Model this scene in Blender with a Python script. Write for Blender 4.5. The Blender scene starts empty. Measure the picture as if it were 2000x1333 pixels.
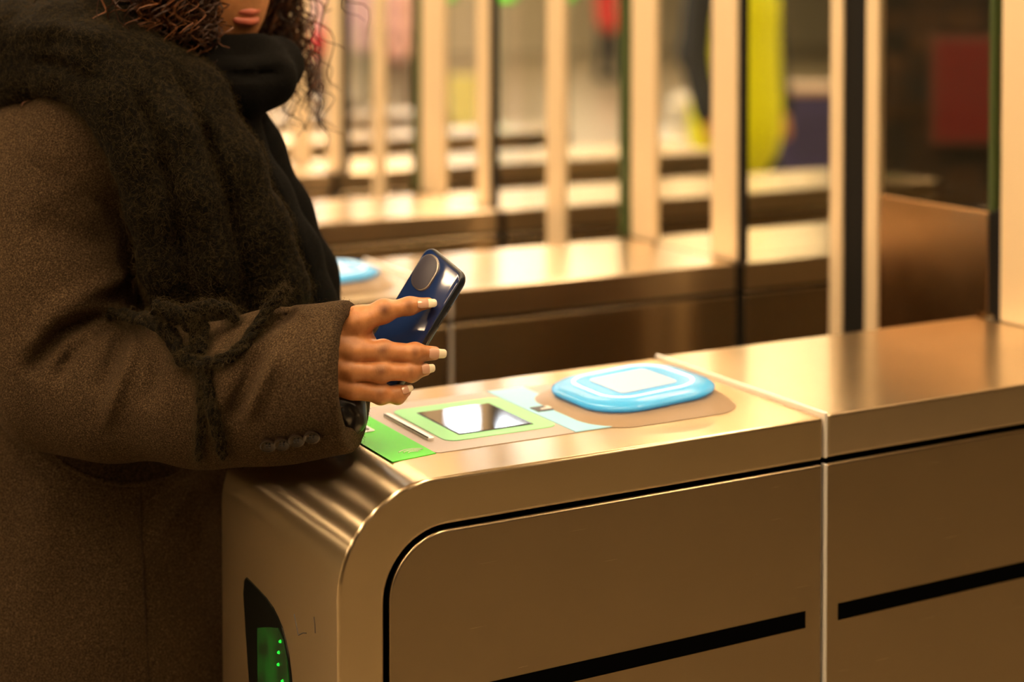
import bpy, math, random
import numpy as np
from mathutils import Vector, Matrix
random.seed(7); RNG = np.random.default_rng(7)
S = bpy.context.scene
COL = S.collection

# ------------------------------------------------------------------ camera
FPX, V0, YAW, PITCH = 3260.4, 70.6, math.radians(28.71), math.radians(1.6)
CAM = np.array([-1.0257, -1.2501, 1.4102])
FW = np.array([math.sin(YAW)*math.cos(PITCH), math.cos(YAW)*math.cos(PITCH), -math.sin(PITCH)])
RT = np.array([math.cos(YAW), -math.sin(YAW), 0.0])
UP = np.cross(RT, FW)
cd = bpy.data.cameras.new('camera'); cam = bpy.data.objects.new('camera', cd); COL.objects.link(cam)
cam.matrix_world = Matrix(((RT[0], UP[0], -FW[0], CAM[0]), (RT[1], UP[1], -FW[1], CAM[1]), (RT[2], UP[2], -FW[2], CAM[2]), (0, 0, 0, 1)))
cd.sensor_fit = 'HORIZONTAL'; cd.sensor_width = 36.0; cd.lens = FPX*36/2000
cd.shift_y = (V0-666.5)/2000
cd.clip_start = 0.05; cd.clip_end = 200
cd.dof.use_dof = True; cd.dof.focus_distance = 1.46; cd.dof.aperture_fstop = 2.7
S.camera = cam

# ------------------------------------------------------------------ world, exposure
w = bpy.data.worlds.new('world'); S.world = w; w.use_nodes = True
bg = w.node_tree.nodes['Background']; bg.inputs[0].default_value = (1.0, .74, .46, 1); bg.inputs[1].default_value = .03
S.view_settings.view_transform = 'Standard'; S.view_settings.look = 'None'
S.view_settings.gamma = 1; S.view_settings.use_curve_mapping = False
S.view_settings.exposure = 0.52
S.cycles.max_bounces = 6; S.cycles.diffuse_bounces = 3; S.cycles.glossy_bounces = 4; S.cycles.transparent_max_bounces = 10
LAMP_COL = (1.0, .71, .42)
LAMP_PWR = 24.0

# ------------------------------------------------------------------ helpers: pixel + depth -> point of the place
def L(px, py, D):
    return CAM + D*(FW + (px-1000)/FPX*RT + (V0-py)/FPX*UP)
def PX(r, D): return r*D/FPX
def atY(px, py, Y):
    d = FW + (px-1000)/FPX*RT + (V0-py)/FPX*UP
    return CAM + d*((Y-CAM[1])/d[1])
def atX(px, py, X):
    d = FW + (px-1000)/FPX*RT + (V0-py)/FPX*UP
    return CAM + d*((X-CAM[0])/d[0])

# ------------------------------------------------------------------ objects
ORG = {}
def tag(o, label=None, cat=None, group=None, kind=None):
    if label: o['label'] = label
    if cat: o['category'] = cat
    if group: o['group'] = group
    if kind: o['kind'] = kind
    return o
def empty(name, loc, label=None, cat=None, group=None):
    o = bpy.data.objects.new(name, None); COL.objects.link(o); o.location = loc
    o.empty_display_size = .05
    ORG[o.name] = np.array(loc, float)
    return tag(o, label, cat, group)
def copy_tree(o, parent=None):
    c = o.copy(); COL.objects.link(c); c.parent = parent
    for ch in o.children: copy_tree(ch, c)
    return c

class MB:
    def __init__(s): s.v = []; s.f = []; s.m = []
    def add(s, vs, fs, mi=0):
        n = len(s.v); s.v += [tuple(float(c) for c in v) for v in vs]
        s.f += [tuple(i+n for i in f) for f in fs]; s.m += [mi]*len(fs); return s
    def box(s, x0, x1, y0, y1, z0, z1, mi=0):
        vs = [(x, y, z) for x in (x0, x1) for y in (y0, y1) for z in (z0, z1)]
        return s.add(vs, [(0, 1, 3, 2), (4, 6, 7, 5), (0, 4, 5, 1), (2, 3, 7, 6), (0, 2, 6, 4), (1, 5, 7, 3)], mi)
    def prism(s, poly, a0, a1, axis='y', mi=0):
        n = len(poly)
        def P(q, a):
            if axis == 'y': return (q[0], a, q[1])
            if axis == 'z': return (q[0], q[1], a)
            return (a, q[0], q[1])
        vs = [P(q, a0) for q in poly]+[P(q, a1) for q in poly]
        fs = [tuple(range(n)), tuple(range(2*n-1, n-1, -1))]
        fs += [(i, i+n, (i+1) % n+n, (i+1) % n) for i in range(n)]
        return s.add(vs, fs, mi)
    def loft(s, rings, cap0=True, cap1=True, mi=0, closed=True):
        n = len(rings[0]); vs = [p for r in rings for p in r]; fs = []
        for k in range(len(rings)-1):
            for i in range(n if closed else n-1):
                j = (i+1) % n; fs.append((k*n+i, k*n+j, (k+1)*n+j, (k+1)*n+i))
        if cap0: fs.append(tuple(range(n-1, -1, -1)))
        if cap1: fs.append(tuple((len(rings)-1)*n+i for i in range(n)))
        return s.add(vs, fs, mi)
    def tube(s, pts, rad, n=6, mi=0):
        pts = [np.asarray(p, float) for p in pts]; rings = []
        up = np.array([.13, .21, .97]); prev = None
        for i, p in enumerate(pts):
            t = pts[min(i+1, len(pts)-1)]-pts[max(i-1, 0)]; t = t/(np.linalg.norm(t)+1e-12)
            a = prev if prev is not None else np.cross(t, up)
            a = a-t*(a@t)
            if np.linalg.norm(a) < 1e-6: a = np.cross(t, [1, 0, 0])
            a /= np.linalg.norm(a); prev = a; b = np.cross(t, a)
            r = rad[i] if hasattr(rad, '__len__') else rad
            rings.append([p+r*(math.cos(q)*a+math.sin(q)*b) for q in [2*math.pi*k/n for k in range(n)]])
        return s.loft(rings, mi=mi)
    def build(s, name, mat, parent=None, bevel=0, seg=3, smooth=None, flip=True):
        me = bpy.data.meshes.new(name)
        o0 = ORG[parent.name] if parent is not None else np.zeros(3)
        va = np.array(s.v)-o0
        me.from_pydata(va.tolist(), [], s.f)
        mats = mat if isinstance(mat, (list, tuple)) else [mat]
        for m in mats: me.materials.append(m)
        if len(mats) > 1: me.polygons.foreach_set('material_index', s.m)
        import bmesh
        if flip:
            bm = bmesh.new(); bm.from_mesh(me); bmesh.ops.recalc_face_normals(bm, faces=bm.faces); bm.to_mesh(me); bm.free()
        if smooth is not None or bevel:
            me.polygons.foreach_set('use_smooth', [True]*len(me.polygons))
            me.set_sharp_from_angle(angle=math.radians(smooth or 35))
        me.update()
        o = bpy.data.objects.new(name, me); COL.objects.link(o)
        if bevel:
            b = o.modifiers.new('bevel', 'BEVEL'); b.width = bevel; b.segments = seg; b.limit_method = 'ANGLE'
            b.angle_limit = math.radians(40); b.harden_normals = True
        if parent is not None: o.parent = parent
        ORG[o.name] = o0.copy()
        return o
def raw(name, V, F, mat, parent=None, smooth=True):
    me = bpy.data.meshes.new(name); o0 = ORG[parent.name] if parent is not None else np.zeros(3)
    V = np.asarray(V, float)-o0; F = np.asarray(F)
    me.vertices.add(len(V)); me.vertices.foreach_set('co', V.astype(np.float32).ravel())
    n = F.shape[1]
    me.loops.add(F.size); me.loops.foreach_set('vertex_index', F.astype(np.int32).ravel())
    me.polygons.add(len(F)); me.polygons.foreach_set('loop_start', np.arange(0, F.size, n, dtype=np.int32))
    me.update(calc_edges=True); me.validate()
    if smooth: me.polygons.foreach_set('use_smooth', [True]*len(me.polygons))
    for m in (mat if isinstance(mat, (list, tuple)) else [mat]): me.materials.append(m)
    o = bpy.data.objects.new(name, me); COL.objects.link(o)
    if parent is not None: o.parent = parent
    ORG[o.name] = o0.copy()
    return o

# ------------------------------------------------------------------ materials
def mat(name, col=(.5, .5, .5), rough=.5, metal=0., emis=None, estr=0., **kw):
    m = bpy.data.materials.new(name); m.use_nodes = True
    b = m.node_tree.nodes['Principled BSDF']
    b.inputs['Base Color'].default_value = (*col, 1); b.inputs['Roughness'].default_value = rough
    b.inputs['Metallic'].default_value = metal
    if emis: b.inputs['Emission Color'].default_value = (*emis, 1); b.inputs['Emission Strength'].default_value = estr
    for k, v in kw.items(): b.inputs[k].default_value = v
    return m
def nodes(m):
    nt = m.node_tree; return nt, nt.nodes, nt.links, nt.nodes['Principled BSDF']
def noise_tex(m, scale=(1, 1, 1), nscale=5., detail=4., coord='Object', rough=.55):
    nt, N, K, b = nodes(m)
    tc = N.new('ShaderNodeTexCoord'); mp = N.new('ShaderNodeMapping'); mp.inputs['Scale'].default_value = scale
    t = N.new('ShaderNodeTexNoise'); t.inputs['Scale'].default_value = nscale; t.inputs['Detail'].default_value = detail
    t.inputs['Roughness'].default_value = rough
    K.new(tc.outputs[coord], mp.inputs['Vector']); K.new(mp.outputs['Vector'], t.inputs['Vector'])
    return t
def ramp(m, src, stops):
    nt, N, K, b = nodes(m); r = N.new('ShaderNodeValToRGB')
    while len(r.color_ramp.elements) < len(stops): r.color_ramp.elements.new(.5)
    for e, (p, c) in zip(r.color_ramp.elements, stops): e.position = p; e.color = (*c, 1) if len(c) == 3 else c
    K.new(src, r.inputs['Fac']); return r
def bump(m, src, strength=.2, dist=.001):
    nt, N, K, b = nodes(m); bp = N.new('ShaderNodeBump'); bp.inputs['Strength'].default_value = strength
    bp.inputs['Distance'].default_value = dist; K.new(src, bp.inputs['Height']); K.new(bp.outputs['Normal'], b.inputs['Normal']); return bp
def brushed(name, col, rough=.3, stretch=(5, 700, 700), var=.05, tang=(.02, 1, 0), aniso=.8, lobe=None):
    m = mat(name, col, rough, 1.0); nt, N, K, b = nodes(m)
    t = noise_tex(m, stretch, 2., 2.)
    r = ramp(m, t.outputs['Fac'], [(.25, (rough-var,)*3), (.75, (rough+var,)*3)])
    K.new(r.outputs['Color'], b.inputs['Roughness'])
    t2 = noise_tex(m, (1.4, 1.4, 1.4), 4., 3.)
    c2 = ramp(m, t2.outputs['Fac'], [(.3, tuple(c*.93 for c in col)), (.7, col)]); K.new(c2.outputs['Color'], b.inputs['Base Color'])
    b.inputs['Anisotropic'].default_value = aniso
    cx = N.new('ShaderNodeCombineXYZ')
    for i in range(3): cx.inputs[i].default_value = tang[i]
    K.new(cx.outputs[0], b.inputs['Tangent'])
    if lobe:     # second, long-brushed lobe
        b2 = N.new('ShaderNodeBsdfAnisotropic'); b2.inputs['Roughness'].default_value = lobe[1]
        b2.inputs['Anisotropy'].default_value = -.75; K.new(cx.outputs[0], b2.inputs['Tangent']); K.new(c2.outputs['Color'], b2.inputs['Color'])
        mx = N.new('ShaderNodeMixShader'); mx.inputs[0].default_value = lobe[0]; K.new(b.outputs[0], mx.inputs[1]); K.new(b2.outputs[0], mx.inputs[2]); K.new(mx.outputs[0], N['Material Output'].inputs[0])
    return m
M = {}
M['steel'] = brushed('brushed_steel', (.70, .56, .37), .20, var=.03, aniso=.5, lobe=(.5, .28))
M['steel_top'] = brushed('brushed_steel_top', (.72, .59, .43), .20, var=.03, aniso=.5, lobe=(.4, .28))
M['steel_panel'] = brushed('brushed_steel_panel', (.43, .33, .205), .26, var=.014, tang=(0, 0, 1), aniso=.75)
M['black'] = mat('black_void', (.002, .002, .002), .9, **{'Specular IOR Level': 0.})
M['rubber'] = mat('black_rubber', (.006, .005, .004), .6, **{'Specular IOR Level': .15})
M['postmetal'] = mat('cream_post_metal', (.86, .68, .44), .4, .35)
M['strip'] = mat('pale_satin_strip', (.95, .93, .90), .32, .5)
M['beige'] = mat('beige_vinyl', (.48, .41, .37), .35)
M['lime'] = mat('lime_vinyl', (.09, .80, .03), .45, **{'Specular IOR Level': .3})
M['mint'] = mat('mint_vinyl', (.34, .86, .42), .45, **{'Specular IOR Level': .3})
M['skyblue'] = mat('light_blue_vinyl', (.34, .74, 1.0), .45, **{'Specular IOR Level': .3})
M['white'] = mat('white_print', (.85, .85, .82), .4)
M['ink'] = mat('dark_print', (.03, .028, .035), .4)
M['screen'] = mat('dark_glass_screen', (.03, .028, .025), .04, 0., **{'Specular IOR Level': .9})
M['podbase'] = mat('brown_pod_base', (.36, .26, .17), .35)
M['podblue'] = mat('blue_translucent_plastic', (.07, .42, .80), .22, 0., (.04, .36, .75), .20)
M['podring'] = mat('lit_ring', (.6, .85, 1), .3, 0., (.55, .85, 1.0), .75)
M['podscreen'] = mat('reader_screen', (.50, .58, .66), .3, 0., (.65, .80, .98), .16)
M['led'] = mat('green_led', (0, .3, 0), .3, 0., (.02, 1., .05), .9)
M['ledglow'] = mat('green_lit_board', (0, .02, 0), .5, 0., (.0, .30, .012), .1)
nt, N, K, b = nodes(M['ledglow']); t = noise_tex(M['ledglow'], (1, 1, 1), 28., 2.); r = ramp(M['ledglow'], t.outputs['Fac'], [(.38, (0, .004, 0)), (.65, (0, .30, .012))]); K.new(r.outputs['Color'], b.inputs['Emission Color']); b.inputs['Emission Strength'].default_value = .11
M['smoke'] = mat('smoked_window', (.002, .003, .002), .35, **{'Specular IOR Level': .2})
M['bronze'] = brushed('bronze_kick_panel', (.46, .27, .13), .2, (700, 5, 5), .04, tang=(0, 0, 1), aniso=.5)
def glass(name, tint, rough=0.):
    m = bpy.data.materials.new(name); m.use_nodes = True; nt = m.node_tree; N = nt.nodes
    out = N['Material Output']; N.remove(N['Principled BSDF'])
    t = N.new('ShaderNodeBsdfTransparent'); t.inputs[0].default_value = (*tint, 1)
    g = N.new('ShaderNodeBsdfGlossy'); g.inputs['Roughness'].default_value = rough+.02; g.inputs[0].default_value = (.9, .9, .9, 1)
    fr = N.new('ShaderNodeFresnel'); fr.inputs[0].default_value = 1.16
    mx = N.new('ShaderNodeMixShader'); nt.links.new(fr.outputs[0], mx.inputs[0]); nt.links.new(t.outputs[0], mx.inputs[1]); nt.links.new(g.outputs[0], mx.inputs[2])
    nt.links.new(mx.outputs[0], out.inputs[0]); return m
M['glass'] = glass('clear_glass', (.96, .97, .94))
M['tint_glass'] = glass('tinted_glass', (.80, .78, .74))
M['glassedge'] = mat('green_glass_edge', (.05, .075, .022), .25)

# ------------------------------------------------------------------ hall
def shell():
    m = mat('station_floor', (.15, .12, .08), .28); nt, N, K, b = nodes(m)
    t = noise_tex(m, (1, 1, 1), 3., 6.); r = ramp(m, t.outputs['Fac'], [(.3, (.19, .155, .10)), (.7, (.26, .22, .15))]); K.new(r.outputs['Color'], b.inputs['Base Color'])
    o = MB().box(-12, 34, -8, 31, -.1, 0).build('floor', m); tag(o, kind='structure')
    m = mat('ceiling_paint', (.72, .66, .55), .6)
    o = MB().box(-12, 34, -8, 31, 3.5, 3.6).build('ceiling', m); tag(o, kind='structure')
    m = mat('wall_paint', (.60, .52, .34), .55); nt, N, K, b = nodes(m)
    t = noise_tex(m, (.4, .4, .1), 3., 3.); r = ramp(m, t.outputs['Fac'], [(.3, (.62, .54, .36)), (.7, (.76, .68, .50))]); K.new(r.outputs['Color'], b.inputs['Base Color'])
    dkw = mat('darkened_front_wall', (.05, .04, .03), .6)  # unseen front wall, coloured dark so the steel side panels reflect dimness
    for nm, bx in (('wall_back', (-12, 34, 31, 31.2)), ('wall_left', (-12.2, -12, -8, 31)), ('wall_right', (34, 34.2, -8, 31)), ('wall_front', (-12, 34, -8.2, -8))):
        o = MB().box(*bx, 0, 3.5).build(nm, dkw if nm == 'wall_front' else m); tag(o, kind='structure')
shell()

# ------------------------------------------------------------------ ceiling lamps
M['lampframe'] = mat('lamp_frame', (.5, .48, .44), .5)
M['diffuser'] = mat('lamp_diffuser', (.9, .9, .9), .5, 0., LAMP_COL, LAMP_PWR)
M['diffuser_cool'] = mat('lamp_diffuser_white', (.9, .9, .9), .5, 0., (.86, .93, 1.0), LAMP_PWR*.9)
M['diffuser_slim'] = mat('lamp_tube', (.9, .9, .9), .5, 0., LAMP_COL, LAMP_PWR*1.9)
def lamps():
    base = empty('ceiling_light', (0, 0, 3.44), 'long warm ceiling lamp with white diffuser', 'ceiling light', 'ceiling lamps of the hall')
    MB().box(-.14, .14, -1.25, 1.25, 3.44, 3.50).build('frame', M['lampframe'], base, .004)
    MB().box(-.12, .12, -1.22, 1.22, 3.43, 3.445).build('diffuser', M['diffuser'], base)
    cool = empty('ceiling_light', (0, 0, 3.44), 'long neutral white ceiling lamp with white diffuser', 'ceiling light', 'white ceiling lamps of the far hall')
    MB().box(-.14, .14, -1.25, 1.25, 3.44, 3.50).build('frame', M['lampframe'], cool, .004)
    MB().box(-.12, .12, -1.22, 1.22, 3.43, 3.445).build('diffuser', M['diffuser_cool'], cool)
    fw_, fc_ = True, True
    for x in (-8, -5.6, -3.2, -.8, 1.6, 4.0, 6.4, 8.8, 11.2, 13.6, 16.0):
        for y in (1.6, 5.0, 8.4, 11.8, 15.2, 19., 23., 27.):
            if y > 12 and x < -2: continue
            wh = y > 7 and -1.5 < x < 6
            if wh: o = cool if fc_ else copy_tree(cool); fc_ = False
            else: o = base if fw_ else copy_tree(base); fw_ = False
            o.location = (x, y, 3.44)
    slim = empty('ceiling_light', (0, 0, 3.44), 'slim warm tube lamp on the ceiling above the gate entrance', 'ceiling light', 'slim tube lamps above the gate entrance')
    MB().box(-.05, .05, -1.25, 1.25, 3.44, 3.50).build('frame', M['lampframe'], slim, .004)
    MB().box(-.035, .035, -1.22, 1.22, 3.43, 3.445).build('diffuser', M['diffuser_slim'], slim)
    fs_ = True
    for x, y in ((-5.6, -1.2), (-3.4, -1.2), (-2., -1.2), (-.8, -1.2), (.4, -1.2), (1.6, -1.2)):
        o = slim if fs_ else copy_tree(slim); fs_ = False
        o.location = (x, y, 3.44)
lamps()

# ------------------------------------------------------------------ fare gates
W, ZT, RF, TC = .292, 1.0, .087, .041
XL = -.5025
def arch(x0, x1, r, z0, z1, n=14):
    """outline from (x0,z0) up, around a quarter circle, to (x1,z1)"""
    pts = [(x0, z0)]
    for k in range(n+1):
        a = math.pi-math.pi/2*k/n; pts.append((x0+r+r*math.cos(a), z1-r+r*math.sin(a)))
    pts.append((x1, z1)); return pts
def rrect(x0, x1, y0, y1, r, n=6):
    pts = []
    for cx, cy, a0 in ((x1-r, y1-r, 0), (x0+r, y1-r, 90), (x0+r, y0+r, 180), (x1-r, y0+r, 270)):
        for k in range(n+1):
            a = math.radians(a0+90*k/n); pts.append((cx+r*math.cos(a), cy+r*math.sin(a)))
    return pts
def make_gate(y0=0.):
    g = empty('fare_gate', (0, y0, 0))
    def B(): return MB()
    def sh(mb): mb.v = [(x, y+y0, z) for x, y, z in mb.v]; return mb
    # front unit: arched cover
    outer = arch(XL, -.0012, RF, 0, ZT); inner = arch(XL+TC, -.0012, RF-TC+.012, 0, ZT-TC)
    sh(B().prism(outer+inner[::-1], 0, W)).build('front_cover', M['steel'], g, .0032, 4)
    # black core inside, coloured as the shade seen through the cover gaps
    sh(B().prism([(XL+TC+.006, .02), (-.004, .02), (-.004, ZT-TC-.004), (XL+TC+.05, ZT-TC-.004), (XL+TC+.006, ZT-TC-.05)], .007, W-.007)).build('core', M['black'], g)
    pan = arch(XL+TC+.005, -.0015, RF-TC+.007, .05, ZT-TC-.0045)
    pan.append((-.0015, .05))
    for ya, yb in ((0., .006), (W-.006, W)):
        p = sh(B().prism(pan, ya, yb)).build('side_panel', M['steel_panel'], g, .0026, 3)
        ys = (ya-.0004, ya+.002) if ya == 0 else (yb-.002, yb+.0004)
        sh(B().box(-.41, -.0215, ys[0], ys[1], .800, .8164)).build('black_slot', M['black'], p)
    # middle unit
    c = sh(B().box(.0048, .478, 0, W, ZT-TC+.001, ZT+.0020)).build('rear_cover', M['steel_top'], g, .0032, 4)
    sh(B().box(.0006, .0046, -.0008, W+.0008, ZT-TC+.001, ZT+.0046)).build('joint_glint', M['strip'], g, .0016, 3)  # pale strip puts the joint chamfer's bright reflection into its colour
    for ya, yb in ((-.0006, .006), (W-.006, W+.0006)): sh(B().box(.0008, .0046, ya, yb, .05, ZT-TC-.0045)).build('joint_glint', M['strip'], g, .0012, 3)
    sh(B().box(.003, .476, .007, W-.007, .02, ZT-TC)).build('core', M['black'], g)
    for ya, yb in ((0., .006), (W-.006, W)):
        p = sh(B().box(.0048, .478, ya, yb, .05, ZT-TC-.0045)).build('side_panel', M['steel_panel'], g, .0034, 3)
        ys = (ya-.0004, ya+.002) if ya == 0 else (yb-.002, yb+.0004)
        sh(B().box(.0185, .44, ys[0], ys[1], .800, .8164)).build('black_slot', M['black'], p)
    # dark joint, then the tail unit
    sh(B().box(.476, .497, .003, W-.003, .02, ZT-.002)).build('joint', M['rubber'], g)
    sh(B().box(.495, 1.55, 0, W, ZT-TC, ZT)).build('tail_cover', M['steel'], g, .003, 3)
    sh(B().box(.497, 1.54, .007, W-.007, .02, ZT-TC)).build('core', M['black'], g)
    for ya, yb in ((0., .006), (W-.006, W)):
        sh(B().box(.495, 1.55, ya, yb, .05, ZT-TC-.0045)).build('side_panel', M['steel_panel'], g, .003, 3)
    sh(B().box(XL+.02, 1.53, .02, W-.02, 0, .05)).build('plinth', M['rubber'], g)
    # reader vinyl
    e = .0006
    v = sh(B().prism(rrect(-.3815, -.165, .066, .243, .006), ZT, ZT+e, 'z')).build('reader_plate', M['beige'], g)
    o = sh(B().prism([(-.4265, .060), (-.3815, .066), (-.3815, .243), (-.4265, .243)], ZT, ZT+e, 'z')).build('green_sticker', M['lime'], g)
    for k in range(3):   # contactless waves
        pts = []
        for i in range(9):
            a = math.radians(-50+100*i/8); rr = .006+.004*k
            pts.append((-.398+rr*math.sin(a)*1.1, .076+rr*math.cos(a)-.002, ZT+e+.0002))
        sh(B().tube(pts, .0005, 4)).build('contactless_mark', M['white'], o)
    s1 = sh(B().prism(rrect(-.4125, -.3985, .158, .196, .003), ZT+e, ZT+e+.0008, 'z')).build('card_mark', M['white'], g)
    sh(B().prism(rrect(-.409, -.402, .163, .19, .002), ZT+e+.0008, ZT+e+.0012, 'z')).build('card_mark_core', M['ink'], s1)
    sl = sh(B().prism(rrect(-.3700, -.3630, .105, .206, .0034), ZT+e, ZT+e+.0022, 'z')).build('ticket_slot', M['strip'], g)
    sh(B().prism(rrect(-.3698, -.3684, .107, .204, .0006), ZT+e+.0022, ZT+e+.0025, 'z')).build('slot_mouth', M['black'], sl)
    fr = sh(B().prism(rrect(-.3565, -.2395, .0925, .2185, .012), ZT+e, ZT+2*e, 'z')).build('mint_frame', M['mint'], g)
    sh(B().prism(rrect(-.3375, -.2585, .108, .1985, .001), ZT+2*e, ZT+2.6*e, 'z')).build('screen_rim', M['ink'], fr)
    sh(B().prism(rrect(-.3360, -.2600, .1095, .1970, .001), ZT+2.6*e, ZT+3.2*e, 'z')).build('screen', M['screen'], fr)
    bl = sh(B().prism([(-.2375, .066), (-.1955, .066), (-.1955, .243), (-.2375, .243)], ZT+e, ZT+2*e, 'z')).build('blue_stripe', M['skyblue'], g)
    pc = sh(B().prism(rrect(-.2325, -.2015, .145, .1625, .001), ZT+2*e, ZT+3*e, 'z')).build('pictogram', M['ink'], bl)
    sh(B().prism([(-.226, .150), (-.215, .150), (-.211, .157), (-.218, .1605), (-.2165, .155), (-.226, .153)], ZT+3*e, ZT+3.6*e, 'z')).build('pictogram_hand', M['white'], pc)
    # card reader pod
    def ring(x0, x1, ya, yb, r, zl, zr, n=8):
        out = []
        for x, y in rrect(x0, x1, ya, yb, r, n):
            f = (x+.2)/.14; out.append((x, y+y0, zl+(zr-zl)*f))
        return out
    pod = B().loft([ring(-.217, -.040, .056, .216, .045, 1.0005, 1.0005), ring(-.212, -.046, .060, .212, .045, 1.0035, 1.006), ring(-.200, -.060, .0700, .202, .044, 1.0085, 1.0165)]).build('reader_base', M['podbase'], g, 0, smooth=40)
    b = B().loft([ring(-.1995, -.0605, .0705, .2015, .044, 1.0080, 1.0160), ring(-.2030, -.0570, .0670, .2050, .047, 1.0105, 1.0185), ring(-.2030, -.0570, .0670, .2050, .047, 1.0125, 1.0205),
                  ring(-.1990, -.0610, .0710, .2010, .044, 1.0150, 1.0235), ring(-.188, -.072, .081, .191, .036, 1.0175, 1.0260), ring(-.172, -.088, .097, .175, .020, 1.0172, 1.0257)], cap0=True).build('blue_reader', M['podblue'], pod, 0, smooth=60)
    b2 = B().loft([ring(-.1835, -.0765, .0855, .1865, .030, 1.0172, 1.0258), ring(-.1835, -.0765, .0855, .1865, .030, 1.0182, 1.0268), ring(-.1800, -.0800, .0890, .1830, .027, 1.0182, 1.0268), ring(-.1800, -.0800, .0890, .1830, .027, 1.0170, 1.0256)], cap0=False, cap1=False).build('lit_ring', M['podring'], pod, 0, smooth=40)
    b3 = B().loft([ring(-.163, -.097, .104, .168, .006, 1.0170, 1.0258), ring(-.163, -.097, .104, .168, .006, 1.0180, 1.0266)]).build('reader_screen', M['podscreen'], pod)
    # end face: smoked window with green leds
    win = [(.226, .846), (.224, .858), (.218, .863), (.168, .8605), (.150, .8575), (.138, .853), (.127, .847), (.118, .838), (.110, .826), (.104, .808), (.099, .780), (.097, .740), (.100, .700), (.206, .700), (.211, .766), (.219, .804)]
    wn = sh(B().prism(win, XL-.0012, XL+.004, 'x')).build('end_window', M['smoke'], g)
    sh(B().prism([(.187, .826), (.160, .836), (.134, .844), (.122, .838), (.112, .822), (.106, .800), (.103, .760), (.104, .705), (.185, .705)], XL-.0018, XL-.0010, 'x')).build('lit_board', M['ledglow'], wn)
    for k in range(10):
        y = [.127, .131, .132, .122][k % 4]; z = .8345-.0112*k
        sh(B().loft([[(XL-.0018, y+0.0016*math.cos(a), z+0.0016*math.sin(a)) for a in np.linspace(0, 6.283, 9)[:-1]], [(XL-.0034, y+.0009*math.cos(a), z+.0009*math.sin(a)) for a in np.linspace(0, 6.283, 9)[:-1]]])).build('led', M['led'], wn)
    # scuffs on the end face
    for pts in ([(.0985, .868), (.093, .860), (.0885, .8525)], [(.0885, .853), (.078, .8585), (.070, .861)], [(.0525, .881), (.0505, .875), (.0497, .868)]):
        sh(B().tube([(XL-.0001, y, z) for y, z in pts], .0005, 4)).build('scuff', M['ink'], g)
    return g
PITCHES = [0.]
gate = make_gate()
# posts and glass are per gate
def post(parent, x0, ya, yb, z1=2.05, dark=None):
    o = MB().box(x0, x0+.012, ya, yb, ZT, z1).build('post', M['postmetal'], parent, .004, 3)
    if dark: MB().box(x0+.004, x0+.03, dark[0], dark[1], ZT, z1).build('glass_edge', M['glassedge'] if dark[2] else M['rubber'], parent)
    return o
def side_glass(parent, x0, y):
    MB().box(x0+.04, 1.5, y-.005, y+.005, ZT, 1.95).build('glass_pane', M['glass'], parent)
rows = [(.765, -.018, 'second'), (1.465, -.045, 'third'), (2.20, -.07, 'fourth'), (2.93, -.09, 'fifth'), (3.66, -.11, 'sixth'), (4.39, -.13, 'seventh')]
tag(gate, 'brushed steel fare gate nearest the camera, with green and blue reader', 'fare gate', 'fare gates')
GATES = [gate]
for y, dx, nm in rows:
    g2 = copy_tree(gate); g2.location = (dx, y, 0); ORG[g2.name] = np.array((dx, y, 0.))
    tag(g2, {'second': 'blurred steel fare gate just behind the phone, second from the camera', 'third': 'blurred steel fare gate, third counting away from the camera'}.get(nm, 'far blurred steel fare gate, %s counting away from the camera' % nm))
    GATES.append(g2)
post(GATES[0], .482, .18, .2555); MB().box(.486, .51, .2565, .268, ZT, ZT+.137).build('seal', M['rubber'], GATES[0])
post(GATES[0], .482, .025, .098)
def by_px(g, X, segs):
    for a, b, kind in segs:
        ya, yb = atX(b, 450, X)[1], atX(a, 450, X)[1]
        if kind == 'p': post(g, X, ya, yb)
        else: MB().box(X+.002, X+.010, ya, yb, ZT, 2.05).build('glass_edge', M['glassedge'] if kind == 'g' else M['rubber'], g)
by_px(GATES[1], .47, [(1387, 1438, 'p'), (1440, 1451, 'd'), (1231, 1278, 'p'), (1207, 1224, 'g')])
by_px(GATES[2], .44, [(929, 954, 'p'), (956, 966, 'd'), (822, 866, 'p'), (804, 816, 'g')])
by_px(GATES[3], .42, [(638, 664, 'p'), (666, 676, 'd'), (568, 600, 'p')])
for g, yy in ((GATES[1], .765+.06), (GATES[2], 1.465+.06), (GATES[0], .06)): side_glass(g, .48, yy)

# ------------------------------------------------------------------ door leaf in the nearest aisle, closed-edge columns further on
def leaf():
    X = .490
    d = empty('gate_door', (X, .45, 0), 'sliding gate door with bronze kick panel and tall glass in the nearest aisle', 'gate door')
    Y = lambda px: atX(px, 450, X)[1]
    yr, yl = Y(1930), Y(1715)
    MB().prism([(yr, 1.006), (.297, 1.006), (.297, .08), (yl, .08), (yl, 1.134), (yr, 1.134)], X, X+.012, 'x').build('kick_panel', M['bronze'], d, .003)
    MB().box(X+.002, X+.010, yr, yl, 1.134, 2.05).build('glass_pane', M['tint_glass'], d)
    MB().box(X-.001, X+.013, Y(1943), yr, 1.006, 1.134).build('rubber_edge', M['rubber'], d, .002)
    MB().box(X, X+.012, Y(1939), yr, 1.134, 2.05).build('glass_edge', M['glassedge'], d)
    MB().box(X-.002, X+.012, Y(1715), Y(1690), .08, 2.05).build('edge_strip', M['postmetal'], d, .003)
    MB().box(X+.002, X+.012, Y(1690), Y(1645), .08, 2.05).build('rubber_seal', M['rubber'], d)
    MB().box(X-.002, X+.012, Y(1645), Y(1621), .08, 2.05).build('edge_strip', M['postmetal'], d, .003)
    MB().box(X-.006, X+.02, Y(1943)+.035, Y(1621)-.01, 0, .08).build('floor_guide', M['rubber'], d)
leaf()
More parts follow.
